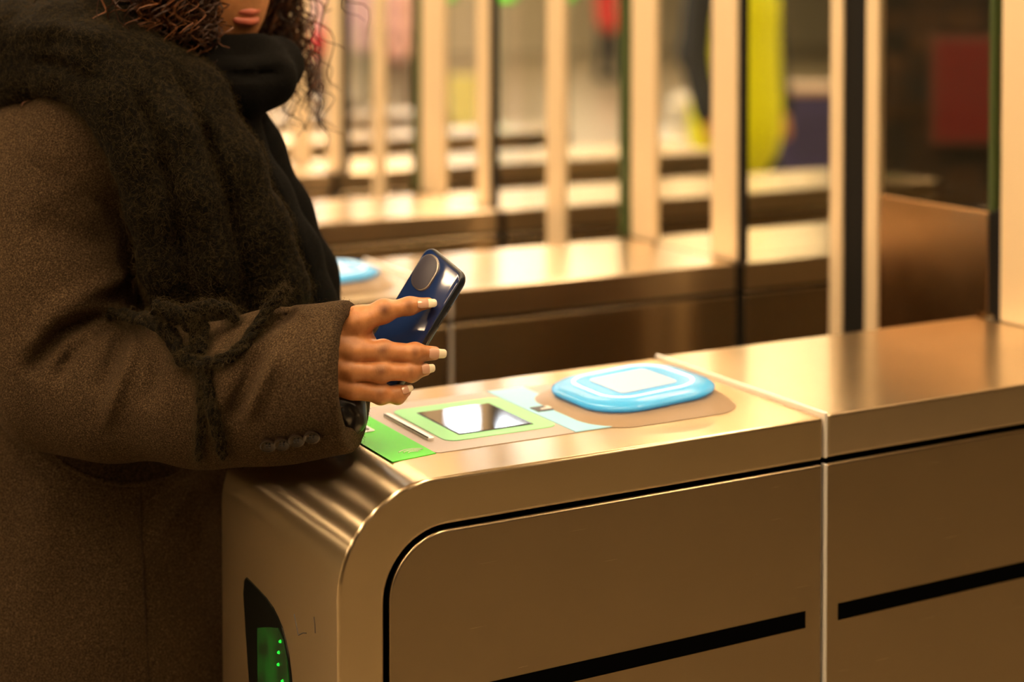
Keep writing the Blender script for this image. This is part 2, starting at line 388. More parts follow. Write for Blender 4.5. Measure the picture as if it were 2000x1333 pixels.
for X, a, b, lb in ((.47, 1066, 1099, 'thin cream column of the open gate door behind the second fare gate'), (.44, 727, 747, 'thin cream column of the open gate door behind the third fare gate')):
    ya, yb = atX(b, 450, X)[1], atX(a, 450, X)[1]
    d = empty('door_column', (X, (ya+yb)/2, 0), lb, 'column')
    MB().box(X, X+.012, ya, yb, .02, 2.05).build('edge_strip', M['postmetal'], d, .003)
    MB().box(X-.01, X+.04, ya-.01, yb+.01, 0, .02).build('base_plate', M['rubber'], d)
# ------------------------------------------------------------------ signed distance modelling (surface nets)
class SDF:
    def __init__(s, lo, hi, h):
        s.lo = np.array(lo, float); s.h = h
        s.n = np.ceil((np.array(hi)-s.lo)/h).astype(int)+1
        s.F = np.full(s.n, 1.0, np.float32)
        s.ax = [(s.lo[i]+h*np.arange(s.n[i])).astype(np.float32) for i in range(3)]
    def sub(s, lo, hi):
        sl = []
        for i in range(3):
            a = max(0, int((lo[i]-s.lo[i])/s.h)); b = min(s.n[i], int((hi[i]-s.lo[i])/s.h)+2)
            if b <= a: return None
            sl.append(slice(a, b))
        X = s.ax[0][sl[0]][:, None, None]; Y = s.ax[1][sl[1]][None, :, None]; Z = s.ax[2][sl[2]][None, None, :]
        return tuple(sl), X, Y, Z
    def merge(s, sl, d, k, op):
        A = s.F[sl]
        if op == 'sub':
            d = -d
            hh = np.clip(.5-.5*(A-d)/max(k, 1e-6), 0, 1); s.F[sl] = A*(1-hh)+d*hh+k*hh*(1-hh); return
        hh = np.clip(.5+.5*(A-d)/max(k, 1e-6), 0, 1)
        s.F[sl] = A*(1-hh)+d*hh-k*hh*(1-hh)
    def cone(s, a, b, ra, rb, k=.01, op='add', cut=None):
        a = np.asarray(a, float); b = np.asarray(b, float); R = max(ra, rb); m = R+max(k, 4*s.h)+.002
        q = s.sub(np.minimum(a, b)-m, np.maximum(a, b)+m)
        if q is None: return
        sl, X, Y, Z = q; d = b-a; dd = d@d+1e-12
        t = np.clip(((X-a[0])*d[0]+(Y-a[1])*d[1]+(Z-a[2])*d[2])/dd, 0, 1)
        D = np.sqrt((X-a[0]-t*d[0])**2+(Y-a[1]-t*d[1])**2+(Z-a[2]-t*d[2])**2)-(ra+(rb-ra)*t)
        if cut is not None:
            p, n = cut; D = np.maximum(D, (X-p[0])*n[0]+(Y-p[1])*n[1]+(Z-p[2])*n[2])
        s.merge(sl, D, k, op)
    def chain(s, pts, k=.01, kin=None, op='add', cut=None):
        for p, q in zip(pts[:-1], pts[1:]): s.cone(p[0], q[0], p[1], q[1], k if kin is None else kin, op, cut)
    def ell(s, c, axes, rad, k=.01, op='add', cut=None):
        c = np.asarray(c, float); R = max(rad)+max(k, 4*s.h)+.002
        q = s.sub(c-R, c+R)
        if q is None: return
        sl, X, Y, Z = q; dx, dy, dz = X-c[0], Y-c[1], Z-c[2]
        g = 0; g2 = 0
        for a, r in zip(axes, rad):
            u = dx*a[0]+dy*a[1]+dz*a[2]; g = g+(u/r)**2; g2 = g2+(u/r**2)**2
        k0 = np.sqrt(g); D = k0*(k0-1)/np.sqrt(g2+1e-9)
        if cut is not None:
            p, n = cut; D = np.maximum(D, (X-p[0])*n[0]+(Y-p[1])*n[1]+(Z-p[2])*n[2])
        s.merge(sl, D.astype(np.float32), k, op)
    def pxgrid(s):
        X = s.ax[0][:, None, None]-CAM[0]; Y = s.ax[1][None, :, None]-CAM[1]; Z = s.ax[2][None, None, :]-CAM[2]
        D = X*FW[0]+Y*FW[1]+Z*FW[2]
        return 1000+FPX*(X*RT[0]+Y*RT[1]+Z*RT[2])/D, V0-FPX*(X*UP[0]+Y*UP[1]+Z*UP[2])/D, D
    def folds(s, lst, dmax, U=None):
        """raise or sink creases that run along polylines on the side of the cloth that faces the aisle"""
        u, v, D = U if U is not None else s.pxgrid()
        for pts, amp, wd in lst:
            pts = np.array(pts, float); best = None; m = wd*2.6
            sel = (u > pts[:, 0].min()-m) & (u < pts[:, 0].max()+m) & (v > pts[:, 1].min()-m) & (v < pts[:, 1].max()+m) & (D < dmax)
            uu, vv, dd = u[sel], v[sel], D[sel]; n = len(pts)-1
            for i, (a, b) in enumerate(zip(pts[:-1], pts[1:])):
                d = b-a; t = np.clip(((uu-a[0])*d[0]+(vv-a[1])*d[1])/(d@d), 0, 1)
                q = (uu-a[0]-t*d[0])**2+(vv-a[1]-t*d[1])**2; sg = (i+t)/n
                if best is None: best, sp = q, sg
                else: k = q < best; best = np.where(k, q, best); sp = np.where(k, sg, sp)
            tp = 1-np.abs(2*sp-1)**3
            s.F[sel] -= (amp*tp*np.exp(-best/(wd*wd))*np.clip((dmax-dd)/.02, 0, 1)).astype(np.float32)
    def mesh(s):
        F = s.F; n = s.n; neg = F < 0
        idx = -np.ones(n-1, np.int64)
        c = np.zeros(n-1, np.int8)
        for i in (0, 1):
            for j in (0, 1):
                for k in (0, 1): c += neg[i:n[0]-1+i, j:n[1]-1+j, k:n[2]-1+k]
        act = (c > 0) & (c < 8); I = np.argwhere(act); idx[act] = np.arange(len(I))
        acc = np.zeros((len(I), 3)); cnt = np.zeros(len(I))
        for ax in range(3):
            o1, o2 = [a for a in range(3) if a != ax]
            for p in (0, 1):
                for q in (0, 1):
                    A = I.copy(); A[:, o1] += p; A[:, o2] += q; Bq = A.copy(); Bq[:, ax] += 1
                    fa = F[tuple(A.T)]; fb = F[tuple(Bq.T)]; mk = (fa < 0) != (fb < 0)
                    t = fa[mk]/(fa[mk]-fb[mk]); P = A[mk].astype(float); P[:, ax] += t
                    acc[mk] += P; cnt[mk] += 1
        V = s.lo+s.h*(acc/cnt[:, None]); faces = []
        for ax in range(3):
            o1, o2 = (ax+1) % 3, (ax+2) % 3
            sl0 = [slice(None)]*3; sl1 = [slice(None)]*3; sl0[ax] = slice(0, n[ax]-1); sl1[ax] = slice(1, n[ax])
            a = neg[tuple(sl0)]; b = neg[tuple(sl1)]
            E = np.argwhere(a != b); ok = (E[:, o1] > 0) & (E[:, o2] > 0) & (E[:, o1] < n[o1]-1) & (E[:, o2] < n[o2]-1); E = E[ok]
            def cell(d1, d2):
                C = E.copy(); C[:, o1] += d1; C[:, o2] += d2; return idx[tuple(C.T)]
            q = np.stack([cell(-1, -1), cell(0, -1), cell(0, 0), cell(-1, 0)], 1)
            fl = ~a[tuple(E.T)]; q[fl] = q[fl][:, ::-1]; faces.append(q)
        return V, np.concatenate(faces)
def vnormals(V, F):
    a = V[F[:, 2]]-V[F[:, 0]]; b = V[F[:, 3]]-V[F[:, 1]]; fn = np.cross(a, b); N = np.zeros_like(V)
    for i in range(4): np.add.at(N, F[:, i], fn)
    return N/(np.linalg.norm(N, axis=1)[:, None]+1e-12)
def relax(V, F, it=2, w=.5):
    for _ in range(it):
        S_ = np.zeros_like(V); c = np.zeros(len(V))
        for i in range(4):
            for j in ((i+1) % 4, (i+3) % 4):
                np.add.at(S_, F[:, i], V[F[:, j]]); np.add.at(c, F[:, i], 1)
        V = V*(1-w)+w*S_/np.maximum(c, 1)[:, None]
    return V
def pxof(V):
    d = V-CAM; D = d@FW; return 1000+FPX*(d@RT)/D, V0-FPX*(d@UP)/D, D
def CH(lst, D=None):
    """[(px,py,depth,radius px)] -> [(point, radius)]"""
    return [(L(x, y, d), PX(r, d)) for x, y, d, r in lst]
def bbox(pts, m):
    P = np.array([p for p, r in pts]); R = max(r for p, r in pts); return P.min(0)-R-m, P.max(0)+R+m
def strands(name, V, N, count, length, rad, mats, parent, seg=4, droop=.3, wild=.7, sel=None, seed=3):
    """thin curved fibres standing on a surface, one mesh"""
    g = np.random.default_rng(seed); ids = np.arange(len(V)) if sel is None else np.where(sel)[0]
    k = g.choice(ids, count); P = V[k]+g.normal(0, .0015, (count, 3)); n = N[k]
    t = g.normal(0, 1, (count, 3)); t -= n*np.sum(t*n, 1)[:, None]; t /= np.linalg.norm(t, axis=1)[:, None]
    t2 = np.cross(n, t); ln = length*g.uniform(.4, 1.3, count)[:, None]; ph = g.uniform(0, 6.28, (count, 1)); cw = g.uniform(.5, 2.5, (count, 1))
    lift = g.uniform(.05, .55, (count, 1))
    rings = []
    for i in range(seg+1):
        s = i/seg
        c = P+n*ln*lift*math.sin(s*2.2)*.8+t*ln*s*wild+t2*ln*.22*np.sin(ph+cw*s*3)*s+np.array([0, 0, -1])*ln*droop*s*s
        r = rad*(1-.75*s)
        rings.append([c+r*(math.cos(q)*n+math.sin(q)*t2) for q in (0, 2.09, 4.19)])
    A = np.stack([np.stack(r, 1) for r in rings], 1)          # count, seg+1, 3, 3
    V2 = A.reshape(-1, 3); base = (np.arange(count)*(seg+1)*3)[:, None]; F2 = []
    for i in range(seg):
        for j in range(3):
            F2.append(base+np.array([i*3+j, i*3+(j+1) % 3, (i+1)*3+(j+1) % 3, (i+1)*3+j]))
    F2 = np.concatenate(F2)
    o = raw(name, V2, F2, mats, parent); o['kind'] = 'stuff'; return o

# ------------------------------------------------------------------ cloth and skin materials
def wool(name, dark, mid, light, nscale=420., bs=.5):
    m = mat(name, mid, .9, 0., **{'Specular IOR Level': .08}); nt, N, K, b = nodes(m)
    t = noise_tex(m, (1, 1, 1), nscale, 5., rough=.75)
    r = ramp(m, t.outputs['Fac'], [(.32, dark), (.5, mid), (.70, light)])
    t2 = noise_tex(m, (1, 1, 1), 9., 3.)
    mx = N.new('ShaderNodeMixRGB'); mx.blend_type = 'MULTIPLY'; mx.inputs['Fac'].default_value = .5
    r2 = ramp(m, t2.outputs['Fac'], [(.35, (.6, .6, .6)), (.65, (1, 1, 1))])
    K.new(r.outputs['Color'], mx.inputs['Color1']); K.new(r2.outputs['Color'], mx.inputs['Color2']); K.new(mx.outputs['Color'], b.inputs['Base Color'])
    bump(m, t.outputs['Fac'], bs, .0015); return m
M['coat'] = wool('brown_wool', (.009, .0055, .0028), (.050, .031, .0155), (.19, .125, .064), 760., .7)
M['coat_seam_shade'] = wool('brown_wool_seam_shade', (.016, .010, .006), (.035, .022, .012), (.08, .05, .03))  # darker copy of the coat wool: pocket shade as colour, also the seam
M['scarf'] = wool('olive_mohair', (.0010, .0008, .0005), (.0060, .0045, .0022), (.032, .023, .010), 260., .9)
M['fuzz'] = mat('mohair_fibre', (.050, .035, .015), .8, **{'Specular IOR Level': .1})
M['black_knit'] = wool('black_knit', (.0008, .0008, .0006), (.0025, .0022, .0018), (.007, .006, .0045), 330., .6)
M['lining'] = mat('brown_satin_lining', (.055, .034, .022), .35)
M['satin'] = mat('black_satin', (.008, .007, .007), .3)
M['button'] = mat('horn_button', (.016, .009, .005), .25)
M['trousers'] = mat('dark_trousers', (.012, .012, .014), .85)
M['leather'] = mat('black_leather', (.010, .009, .008), .35)
m = mat('brown_skin', (.40, .17, .065), .42, 0., **{'Subsurface Weight': .12, 'Subsurface Radius': (.006, .0025, .0012), 'Subsurface Scale': 1.0}); M['skin'] = m
nt, N, K, b = nodes(m)
t = noise_tex(m, (1, 1, 1), 130., 4.); at = N.new('ShaderNodeAttribute'); at.attribute_name = 'knuckle'
r = ramp(m, t.outputs['Fac'], [(.3, (.46, .185, .062)), (.7, (.60, .27, .105))])
mx = N.new('ShaderNodeMixRGB'); mx.blend_type = 'MIX'; mx.inputs['Color2'].default_value = (.12, .042, .018, 1)
K.new(at.outputs['Fac'], mx.inputs['Fac']); K.new(r.outputs['Color'], mx.inputs['Color1']); K.new(mx.outputs['Color'], b.inputs['Base Color'])
t3 = noise_tex(m, (1, 1, 1), 900., 3.); bump(m, t3.outputs['Fac'], .12, .0006)
M['nail'] = mat('nail_bed', (.62, .36, .25), .16, 0., **{'Coat Weight': .5}); M['nailtip'] = mat('nail_tip', (.84, .74, .54), .16, 0., **{'Coat Weight': .5})
M['hair'] = mat('curly_hair', (.030, .011, .0045), .5, **{'Specular IOR Level': .25}); M['hair2'] = mat('curly_hair_light', (.11, .040, .013), .5, **{'Specular IOR Level': .25})

# ------------------------------------------------------------------ the traveller
per = empty('person', (L(200, 1333, 1.76)[0], L(200, 1333, 1.76)[1], 0), 'person in brown wool coat and fuzzy dark scarf reaching a phone over the gate', 'person')
HD = FW*np.array([1, 1, 0]); HD /= np.linalg.norm(HD)          # horizontal, away from the camera
ZU = np.array([0, 0, 1.])
def foot(px, D): p = L(px, 700, D); return np.array([p[0], p[1], 0.])

# --- body: head, neck, trunk, arms, legs
TX, TD = 225, 1.76
def T(px, z, D): p = L(px, 700, D); return np.array([p[0], p[1], z])
q_ = np.array([T(x, z, D) for x in (-100, 700) for z in (-.02, 1.66) for D in (1.42, 2.12)]); b = SDF(q_.min(0), q_.max(0), .010)
hc = T(374, 1.460, 1.73)
FD = np.array([1., 0., 0.])
look = (RT*.80-HD*.60); look[2] = 0; look /= np.linalg.norm(look); side = np.cross(ZU, look); lk = look*.97-ZU*.2; lk /= np.linalg.norm(lk); hu = np.cross(lk, side)
def HP(f, sd, u): return hc+lk*f+side*sd+hu*u
b.ell(hc, (lk, side, hu), (.092, .073, .108), .01)
b.ell(HP(.045, 0, -.05), (lk, side, hu), (.055, .056, .070), .03)
b.cone(HP(.062, 0, -.098), HP(.070, 0, -.090), .020, .018, .02)                # chin
b.chain([(HP(.088, 0, .018), .008), (HP(.108, 0, -.018), .011)], .012)            # nose
b.ell(HP(.094, 0, -.052), (lk, side, hu), (.010, .022, .007), .006); b.ell(HP(.091, 0, -.064), (lk, side, hu), (.010, .019, .008), .006)
for s in (-1, 1):
    b.ell(HP(.075, s*.031, .008), (lk, side, hu), (.014, .017, .012), .008, 'sub'); b.ell(HP(.068, s*.031, .008), (lk, side, hu), (.013, .013, .012), .004)
    b.ell(HP(-.005, s*.074, -.008), (lk, side, hu), (.020, .010, .030), .008)
b.cone(HP(-.02, 0, -.06), T(330, 1.24, 1.75), .052, .060, .03)
b.chain([(T(235, 1.18, 1.76), .105), (T(215, 1.0, 1.76), .105), (T(215, .86, 1.76), .13)], .04)
for s, D in ((-1, 1.65), (1, 1.90)): b.cone(T(230, 1.23, 1.76), T(190, 1.24, D), .08, .05, .04)
b.chain([(T(165, 1.245, 1.90), .050), (T(150, .99, 1.91), .040), (T(222, .80, 1.90), .032), (T(245, .72, 1.90), .028)], .02)      # far arm
b.chain(CH([(130, 330, 1.63, 80), (115, 690, 1.59, 70), (380, 768, 1.53, 58), (640, 722, 1.462, 52)]), .02)                       # near arm
for D, dx in ((1.68, -10), (1.85, 25)):
    b.chain([(T(215+dx, .84, D), .085), (T(235+dx, .47, D), .055), (T(215+dx, .09, D), .038)], .02)
    b.cone(T(205+dx, .045, D), T(205+dx, .04, D)+FD*.17, .040, .034, .02)
bV, bF = b.mesh(); bV = relax(bV, bF, 2)

# --- hand: dorsum toward the camera, fingers to the right, thumb up
H0 = 1.455
def hp(x, y, mm): return L(x, y, H0+mm/1000.)
def hr(r): return PX(r, H0)
FING = {
 'thumb':  [(648, 652, 6, 36), (700, 627, 3, 27.5), (749, 608.5, 10, 19.8), (800, 598, 20, 16.2), (836, 592.5, 26, 11.5)],
 'index':  [(640, 675, -2, 29), (690, 685, -4, 23.0), (748, 686.5, 0, 19.6), (811, 690.5, 6, 17.6), (848, 690.5, 12, 13.5)],
 'middle': [(640, 715, -3, 29), (690, 725, -7, 21.5), (745, 726, -5, 18.6), (804, 727, 4, 16.6), (830, 722.5, 9, 12.5)],
 'ring':   [(640, 745, -2, 28), (690, 760, -6, 20.5), (744, 770, -3, 17.4), (777, 771.5, 3, 15.2), (792, 764, 7, 11.5)],
 'pinky':  [(640, 752, 8, 26), (690, 764, 14, 17.5), (730, 764, 26, 14.5), (752, 752, 36, 12.5), (765, 742, 42, 10.5)]}
allp = [(hp(x, y, d), hr(r)) for c in FING.values() for x, y, d, r in c]+[(hp(540, 720, 10), hr(50))]
lo, hi = bbox(allp, .004)
hs = SDF(lo, hi, .00085)
hs.chain([(hp(560, 725, 22), hr(56)), (hp(640, 705, 10), hr(52)), (hp(672, 700, 8), hr(40))], .010)
hs.ell(hp(660, 700, 8), (RT, ZU, HD), (hr(45), hr(72), hr(36)), .010)
hs.ell(hp(690, 690, 22), (RT, ZU, HD), (hr(50), hr(55), hr(22)), .012)
for nm in ('index', 'middle', 'ring', 'pinky'):
    c = [(hp(x, y, d), hr(r)) for x, y, d, r in FING[nm]]
    f1 = SDF.__new__(SDF); f1.lo, f1.h, f1.n, f1.ax = hs.lo, hs.h, hs.n, hs.ax; f1.F = np.full(hs.n, 1., np.float32)
    f1.chain(c, .004)
    # joints a little fuller, waist between them
    for (x, y, d, r) in FING[nm][2:4]: f1.ell(hp(x, y, d), (RT, ZU, HD), (hr(r*.75), hr(r*1.03), hr(r*1.03)), .006)
    hh = np.clip(.5+.5*(hs.F-f1.F)/.0028, 0, 1); hs.F = hs.F*(1-hh)+f1.F*hh-.0028*hh*(1-hh)
c = [(hp(x, y, d), hr(r)) for x, y, d, r in FING['thumb']]
f1.F = np.full(hs.n, 1., np.float32); f1.chain(c, .006)
f1.ell(hp(749, 608.5, 10), (RT, ZU, HD), (hr(17), hr(20.8), hr(20.5)), .006)
hh = np.clip(.5+.5*(hs.F-f1.F)/.009, 0, 1); hs.F = hs.F*(1-hh)+f1.F*hh-.009*hh*(1-hh)
hs.cone(hp(705, 648, 10), hp(722, 668, 12), hr(17), hr(13), .008)                # web between thumb and index
# fine creases over the joints, seen on the back of the fingers
U = hs.pxgrid()
cr = []
for (x, y, r) in ((748, 685, 19), (745, 726, 18), (748, 608, 19), (744, 769, 15)):
    for q in (-9, -5.5, -2, 1.5, 5, 8.5): cr.append(([(x+q-1.0, y-r*.62), (x+q*1.25, y), (x+q+.4, y+r*.62)], -.00034, 1.25))
for (x, y, r) in ((811, 690, 16), (804, 727, 15), (799, 598, 14), (775, 771, 11)):
    for q in (-4.5, -1.2, 2.2, 5.5): cr.append(([(x+q, y-r*.6), (x+q, y+r*.6)], -.00028, 1.2))
hs.folds(cr, H0+.03, U)
hs.folds([([(668, 700), (690, 690), (705, 678)], .0006, 9), ([(664, 722), (684, 724)], .0006, 7), ([(690, 709), (700, 708.5), (760, 708)], -.0010, 2.2), ([(694, 748), (702, 746), (722, 746)], -.0010, 2.2), ([(663, 655), (700, 655)], -.0010, 9), ([(668, 640), (740, 617)], .0006, 10)], H0+.03, U)
hV, hF = hs.mesh(); hV = relax(hV, hF, 1, .4)
kn = np.zeros(len(hV))
hu_, hv_, _ = pxof(hV)
for (x, y, rx, ry, a) in ((748, 685, 12, 12, .62), (745, 726, 13, 11, .62), (751, 607, 11, 12, .75), (744, 769, 10, 9, .45), (811, 690, 8, 12, .5), (804, 727, 7, 11, .45), (799, 598, 8, 11, .5), (828, 695, 15, 15, .3), (815, 728, 14, 13, .3), (780, 772, 10, 10, .3)):
    kn = np.maximum(kn, 1.2*a*np.exp(-((hu_-x)/rx)**2-((hv_-y)/ry)**2))
for i in range(len(cr)):
    pass
lips = .25*np.exp(-((np.linalg.norm((bV-HP(.100, 0, -.058))*1., axis=1))/.020)**4)
V = np.concatenate([bV, hV]); F = np.concatenate([bF, hF+len(bV)])
body = raw('body', V, F, M['skin'], per)
a = body.data.attributes.new('knuckle', 'FLOAT', 'POINT'); a.data.foreach_set('value', np.concatenate([lips, kn]).astype(np.float32))

M['eyewhite'] = mat('eye_white', (.75, .70, .64), .2); M['iris'] = mat('dark_iris', (.02, .009, .004), .1); M['brow'] = mat('brow_hair', (.012, .006, .003), .7)
def ball(mb, c, r, mi=0, n=10, m=14):
    return mb.loft([[c+r*(lk*math.sin(q)*math.cos(w_)+side*math.sin(q)*math.sin(w_)+hu*math.cos(q)) for w_ in np.linspace(0, 2*math.pi, m+1)[:-1]] for q in np.linspace(.12, 3.02, n)], mi=mi)
for s in (-1, 1):
    e_ = ball(MB(), HP(.0665, s*.031, .008), .0112).build('eye', M['eyewhite'], body, smooth=70)
    ball(MB(), HP(.0738, s*.031, .006), .0050).build('iris', M['iris'], body, smooth=70)
    MB().tube([HP(.082, s*.014, .027), HP(.084, s*.028, .033), HP(.072, s*.050, .028)], [.0025, .0032, .0012], 6).build('eyebrow', M['brow'], body, smooth=70)
M['lip'] = mat('lip', (.46, .11, .065), .35)
lp = MB()
for du, rr_ in ((-.0525, .0042), (-.0625, .0052)): lp.tube([HP(.088, -.024, -.0575), HP(.0985, -.012, du), HP(.1015, 0, du-.0006), HP(.0985, .012, du), HP(.088, .024, -.0575)], [.0015, rr_*.85, rr_, rr_*.85, .0015], 8)
lp.build('lips', M['lip'], body, smooth=80)
# --- finger nails: long, squared, pale tips
def nail(b0, tip, w0, w1, mmb, mmt, up_tilt=0., lift=0.):
    nb = 9; ns = 8; a = hp(*b0, mmb); e = hp(*tip, mmt); ax = e-a; ln = np.linalg.norm(ax); ax /= ln
    toward = -HD*math.cos(up_tilt)+ZU*math.sin(up_tilt); nrm = toward-ax*(toward@ax); nrm /= np.linalg.norm(nrm); sd = np.cross(ax, nrm)
    top = []; bot = []
    for i in range(nb+1):
        s = i/nb; wd = (w0+(w1-w0)*s)
        if s < .18: wd *= .72+.28*math.sqrt(s/.18)
        if s > .9: wd *= 1-.28*((s-.9)/.1)**2
        hw = hr(wd)
        for lst, off in ((top, 0), (bot, -.0005)):
            lst.append([a+ax*ln*(s+(.0 if s < .9 else -.02*(2*j/ns-1)**2))+sd*hw*math.sin((2*j/ns-1)*1.05)/math.sin(1.05)+nrm*(off+hw*.62*(math.cos((2*j/ns-1)*1.05)-1)+.0012*math.sin(s*2.2)) for j in range(ns+1)])
    mb = MB(); n = ns+1
    vs = [p for r in top for p in r]+[p for r in bot for p in r]; o = n*(nb+1)
    for i in range(nb):
        for j in range(ns):
            mi = 1 if i/nb > .52 else 0
            q = (i*n+j, i*n+j+1, (i+1)*n+j+1, (i+1)*n+j)
            mb.f += [q, tuple(o+x for x in q[::-1])]; mb.m += [mi, mi]
    for i in range(nb):
        for j in (0, ns): mb.f.append((i*n+j, (i+1)*n+j, o+(i+1)*n+j, o+i*n+j)); mb.m.append(1 if i/nb > .52 else 0)
    for j in range(ns):
        for i in (0, nb): mb.f.append((i*n+j, i*n+j+1, o+i*n+j+1, o+i*n+j)); mb.m.append(1 if i else 0)
    mb.v = [tuple(p) for p in vs]
    mb.build('fingernail', [M['nail'], M['nailtip']], body, smooth=60)
def surf_mm(x, y, r=2.5):
    k = (np.abs(hu_-x) < r) & (np.abs(hv_-y) < r); d = (hV[k]-CAM)@FW
    return (d.min()-H0)*1000 if k.any() else 0
for b0, tip, w0, w1, ut, over in (((816, 593.5), (853, 592), 9.5, 8.0, .35, 5.), ((839, 691), (872, 691.5), 10.5, 8.5, .1, 4.5), ((825, 722.5), (849.5, 719), 10.0, 7.5, .05, 4.), ((786, 764.5), (806, 756.5), 8.0, 6.0, .2, 5.5)):
    m0 = surf_mm(*b0); nail(b0, tip, w0, w1, m0-.3, m0+over, ut)

# --- coat: trunk with shoulders, far sleeve
q_ = np.array([T(x, z, D) for x in (-190, 560) for z in (.46, 1.40) for D in (1.48, 2.10)]); ct = SDF(q_.min(0), q_.max(0), .0065)
def torso(px, z, D, ra, rb, k=.03): ct.ell(T(px, z, D), (RT, HD, ZU), (ra, rb, .16), k)
for px, z, D, ra, rb in ((200, 1.20, 1.76, .145, .175), (205, 1.10, 1.76, .158, .165), (185, .99, 1.75, .165, .165), (165, .88, 1.75, .180, .170), (160, .76, 1.75, .190, .175), (160, .62, 1.75, .195, .18)): torso(px, z, D, ra, rb, .06)
ct.F = np.maximum(ct.F, (.50-ct.ax[2])[None, None, :])
for s, D in ((-1, 1.61), (1, 1.92)): ct.cone(T(210, 1.235, 1.76), T(170, 1.25, D), .085, .075, .05)
ct.chain([(T(160, 1.24, 1.90), .070), (T(150, .99, 1.91), .062), (T(222, .80, 1.90), .055)], .03)
U = ct.pxgrid()
ct.folds([([(280, 900), (278, 1000), (288, 1180), (292, 1340)], -.0022, 5), ([(110, 892), (170, 925), (240, 942), (320, 935), (390, 900)], -.006, 7), ([(110, 900), (170, 934), (240, 952), (320, 945), (395, 908)], .004, 8), ([(120, 905), (90, 1000), (60, 1200)], .004, 40), ([(400, 900), (430, 1000), (440, 1200)], -.006, 25)], 1.72, U)
ctV, ctF = ct.mesh(); ctV = relax(ctV, ctF, 2)
coat = raw('coat', ctV, ctF, M['coat'], per); coat['label'] = 'brown wool overcoat'

cuv = pxof(ctV)
def coat_depth(x, y, r=9):
    k = (np.abs(cuv[0]-x) < r) & (np.abs(cuv[1]-y) < r); return cuv[2][k].min() if k.any() else 1.6
wl_ = [(104, 884), (125, 905), (160, 924), (200, 938), (245, 944), (290, 941), (335, 927), (372, 906), (392, 888)]
low = [L(x, y, coat_depth(x, y)-.0015) for x, y in wl_]; upp = [L(x, 872, coat_depth(x, 872)-.0025) for x, y in wl_]
mb = MB(); n_ = len(low); mb.add(low+upp+[q+HD*.006 for q in low+upp], [(i, i+1, n_+i+1, n_+i) for i in range(n_-1)]+[(2*n_+i, 3*n_+i, 3*n_+i+1, 2*n_+i+1) for i in range(n_-1)]).build('pocket_opening_shade', M['coat_seam_shade'], coat, smooth=60)  # dark patch colours in the shade inside the pocket
mb = MB().tube([L(x, y+2, coat_depth(x, y)-.0005) for x, y in wl_], [.0010]+[.0030]*(n_-2)+[.0010], 8).build('pocket_welt', M['coat'], coat, smooth=60)
MB().tube([L(x, y, coat_depth(x, y)+.0002) for x, y in ((274, 960), (276, 1040), (280, 1120), (284, 1200), (288, 1270), (291, 1340))], .0009, 6).build('seam', M['coat_seam_shade'], coat, smooth=60)

# --- near sleeve
ax_s = L(672, 726, 1.452)-L(430, 746, 1.4875); ax_s /= np.linalg.norm(ax_s)
cutp = L(668, 728, 1.452); cutn = RT*.99-HD*.15+ZU*.045; cutn /= np.linalg.norm(cutn)
SL = [(150, 265, 1.64, 105), (112, 315, 1.62, 132), (112, 420, 1.60, 140), (110, 560, 1.585, 138), (105, 680, 1.575, 124), (120, 752, 1.565, 112), (230, 772, 1.545, 112), (380, 770, 1.515, 116), (540, 750, 1.480, 124), (690, 728, 1.448, 131)]
pts = CH(SL); lo, hi = bbox(pts, .02)
sv = SDF(lo, hi, .0034)
for p, q in zip(pts[:-1], pts[1:]):
    sv.cone(p[0], q[0], p[1], q[1], .035, cut=(cutp, cutn))
sv.cone(L(430, 785, 1.50), L(672, 742, 1.456), PX(100, 1.5), PX(118, 1.455), .04, cut=(cutp, cutn))
X3 = sv.ax[0][:, None, None]; Y3 = sv.ax[1][None, :, None]; Z3 = sv.ax[2][None, None, :]
SLU = sv.pxgrid()
FOLDS = [
 ([(222, 612), (170, 626), (120, 648), (75, 700), (55, 740)], -.017, 15), ([(240, 590), (150, 604), (90, 640), (40, 700)], .006, 20),
 ([(228, 634), (185, 655), (148, 685), (124, 715), (110, 750)], -.011, 11), ([(200, 645), (165, 672), (135, 705)], .005, 9),
 ([(270, 648), (256, 690), (236, 745), (214, 800), (206, 840)], .009, 15), ([(240, 650), (222, 700), (190, 770)], -.009, 14),
 ([(320, 655), (310, 720), (285, 800)], -.007, 18), ([(365, 668), (352, 730)], .007, 16),
 ([(545, 680), (520, 730), (502, 770), (476, 826)], .010, 14), ([(520, 650), (495, 720), (465, 790), (440, 830)], -.011, 16),
 ([(580, 606), (550, 626), (520, 646), (480, 668)], -.011, 12), ([(600, 615), (575, 650), (555, 690)], -.004, 14),
 ([(310, 510), (260, 540), (200, 562), (120, 592), (60, 640)], .007, 20), ([(300, 545), (240, 578), (160, 596)], -.007, 15),
 ([(90, 300), (130, 330), (160, 380)], .007, 30), ([(60, 420), (150, 470), (230, 480)], -.008, 36), ([(420, 660), (440, 750), (430, 830)], .007, 24),
 ([(664, 605), (655, 650), (655, 780), (672, 850)], .0020, 7), ([(632, 610), (624, 660), (624, 790), (640, 858)], -.0014, 9),
 ([(520, 872), (560, 866), (620, 852), (690, 840)], -.003, 5)]
sv.folds(FOLDS, 1.57, SLU)
sv.chain([(L(735, 726, 1.444), PX(113, 1.45)), (L(648, 729, 1.457), PX(100, 1.457))], .004, op='sub')
sV, sF = sv.mesh(); sV = relax(sV, sF, 2, .5)
sleeve = raw('sleeve', sV, sF, M['coat'], coat)
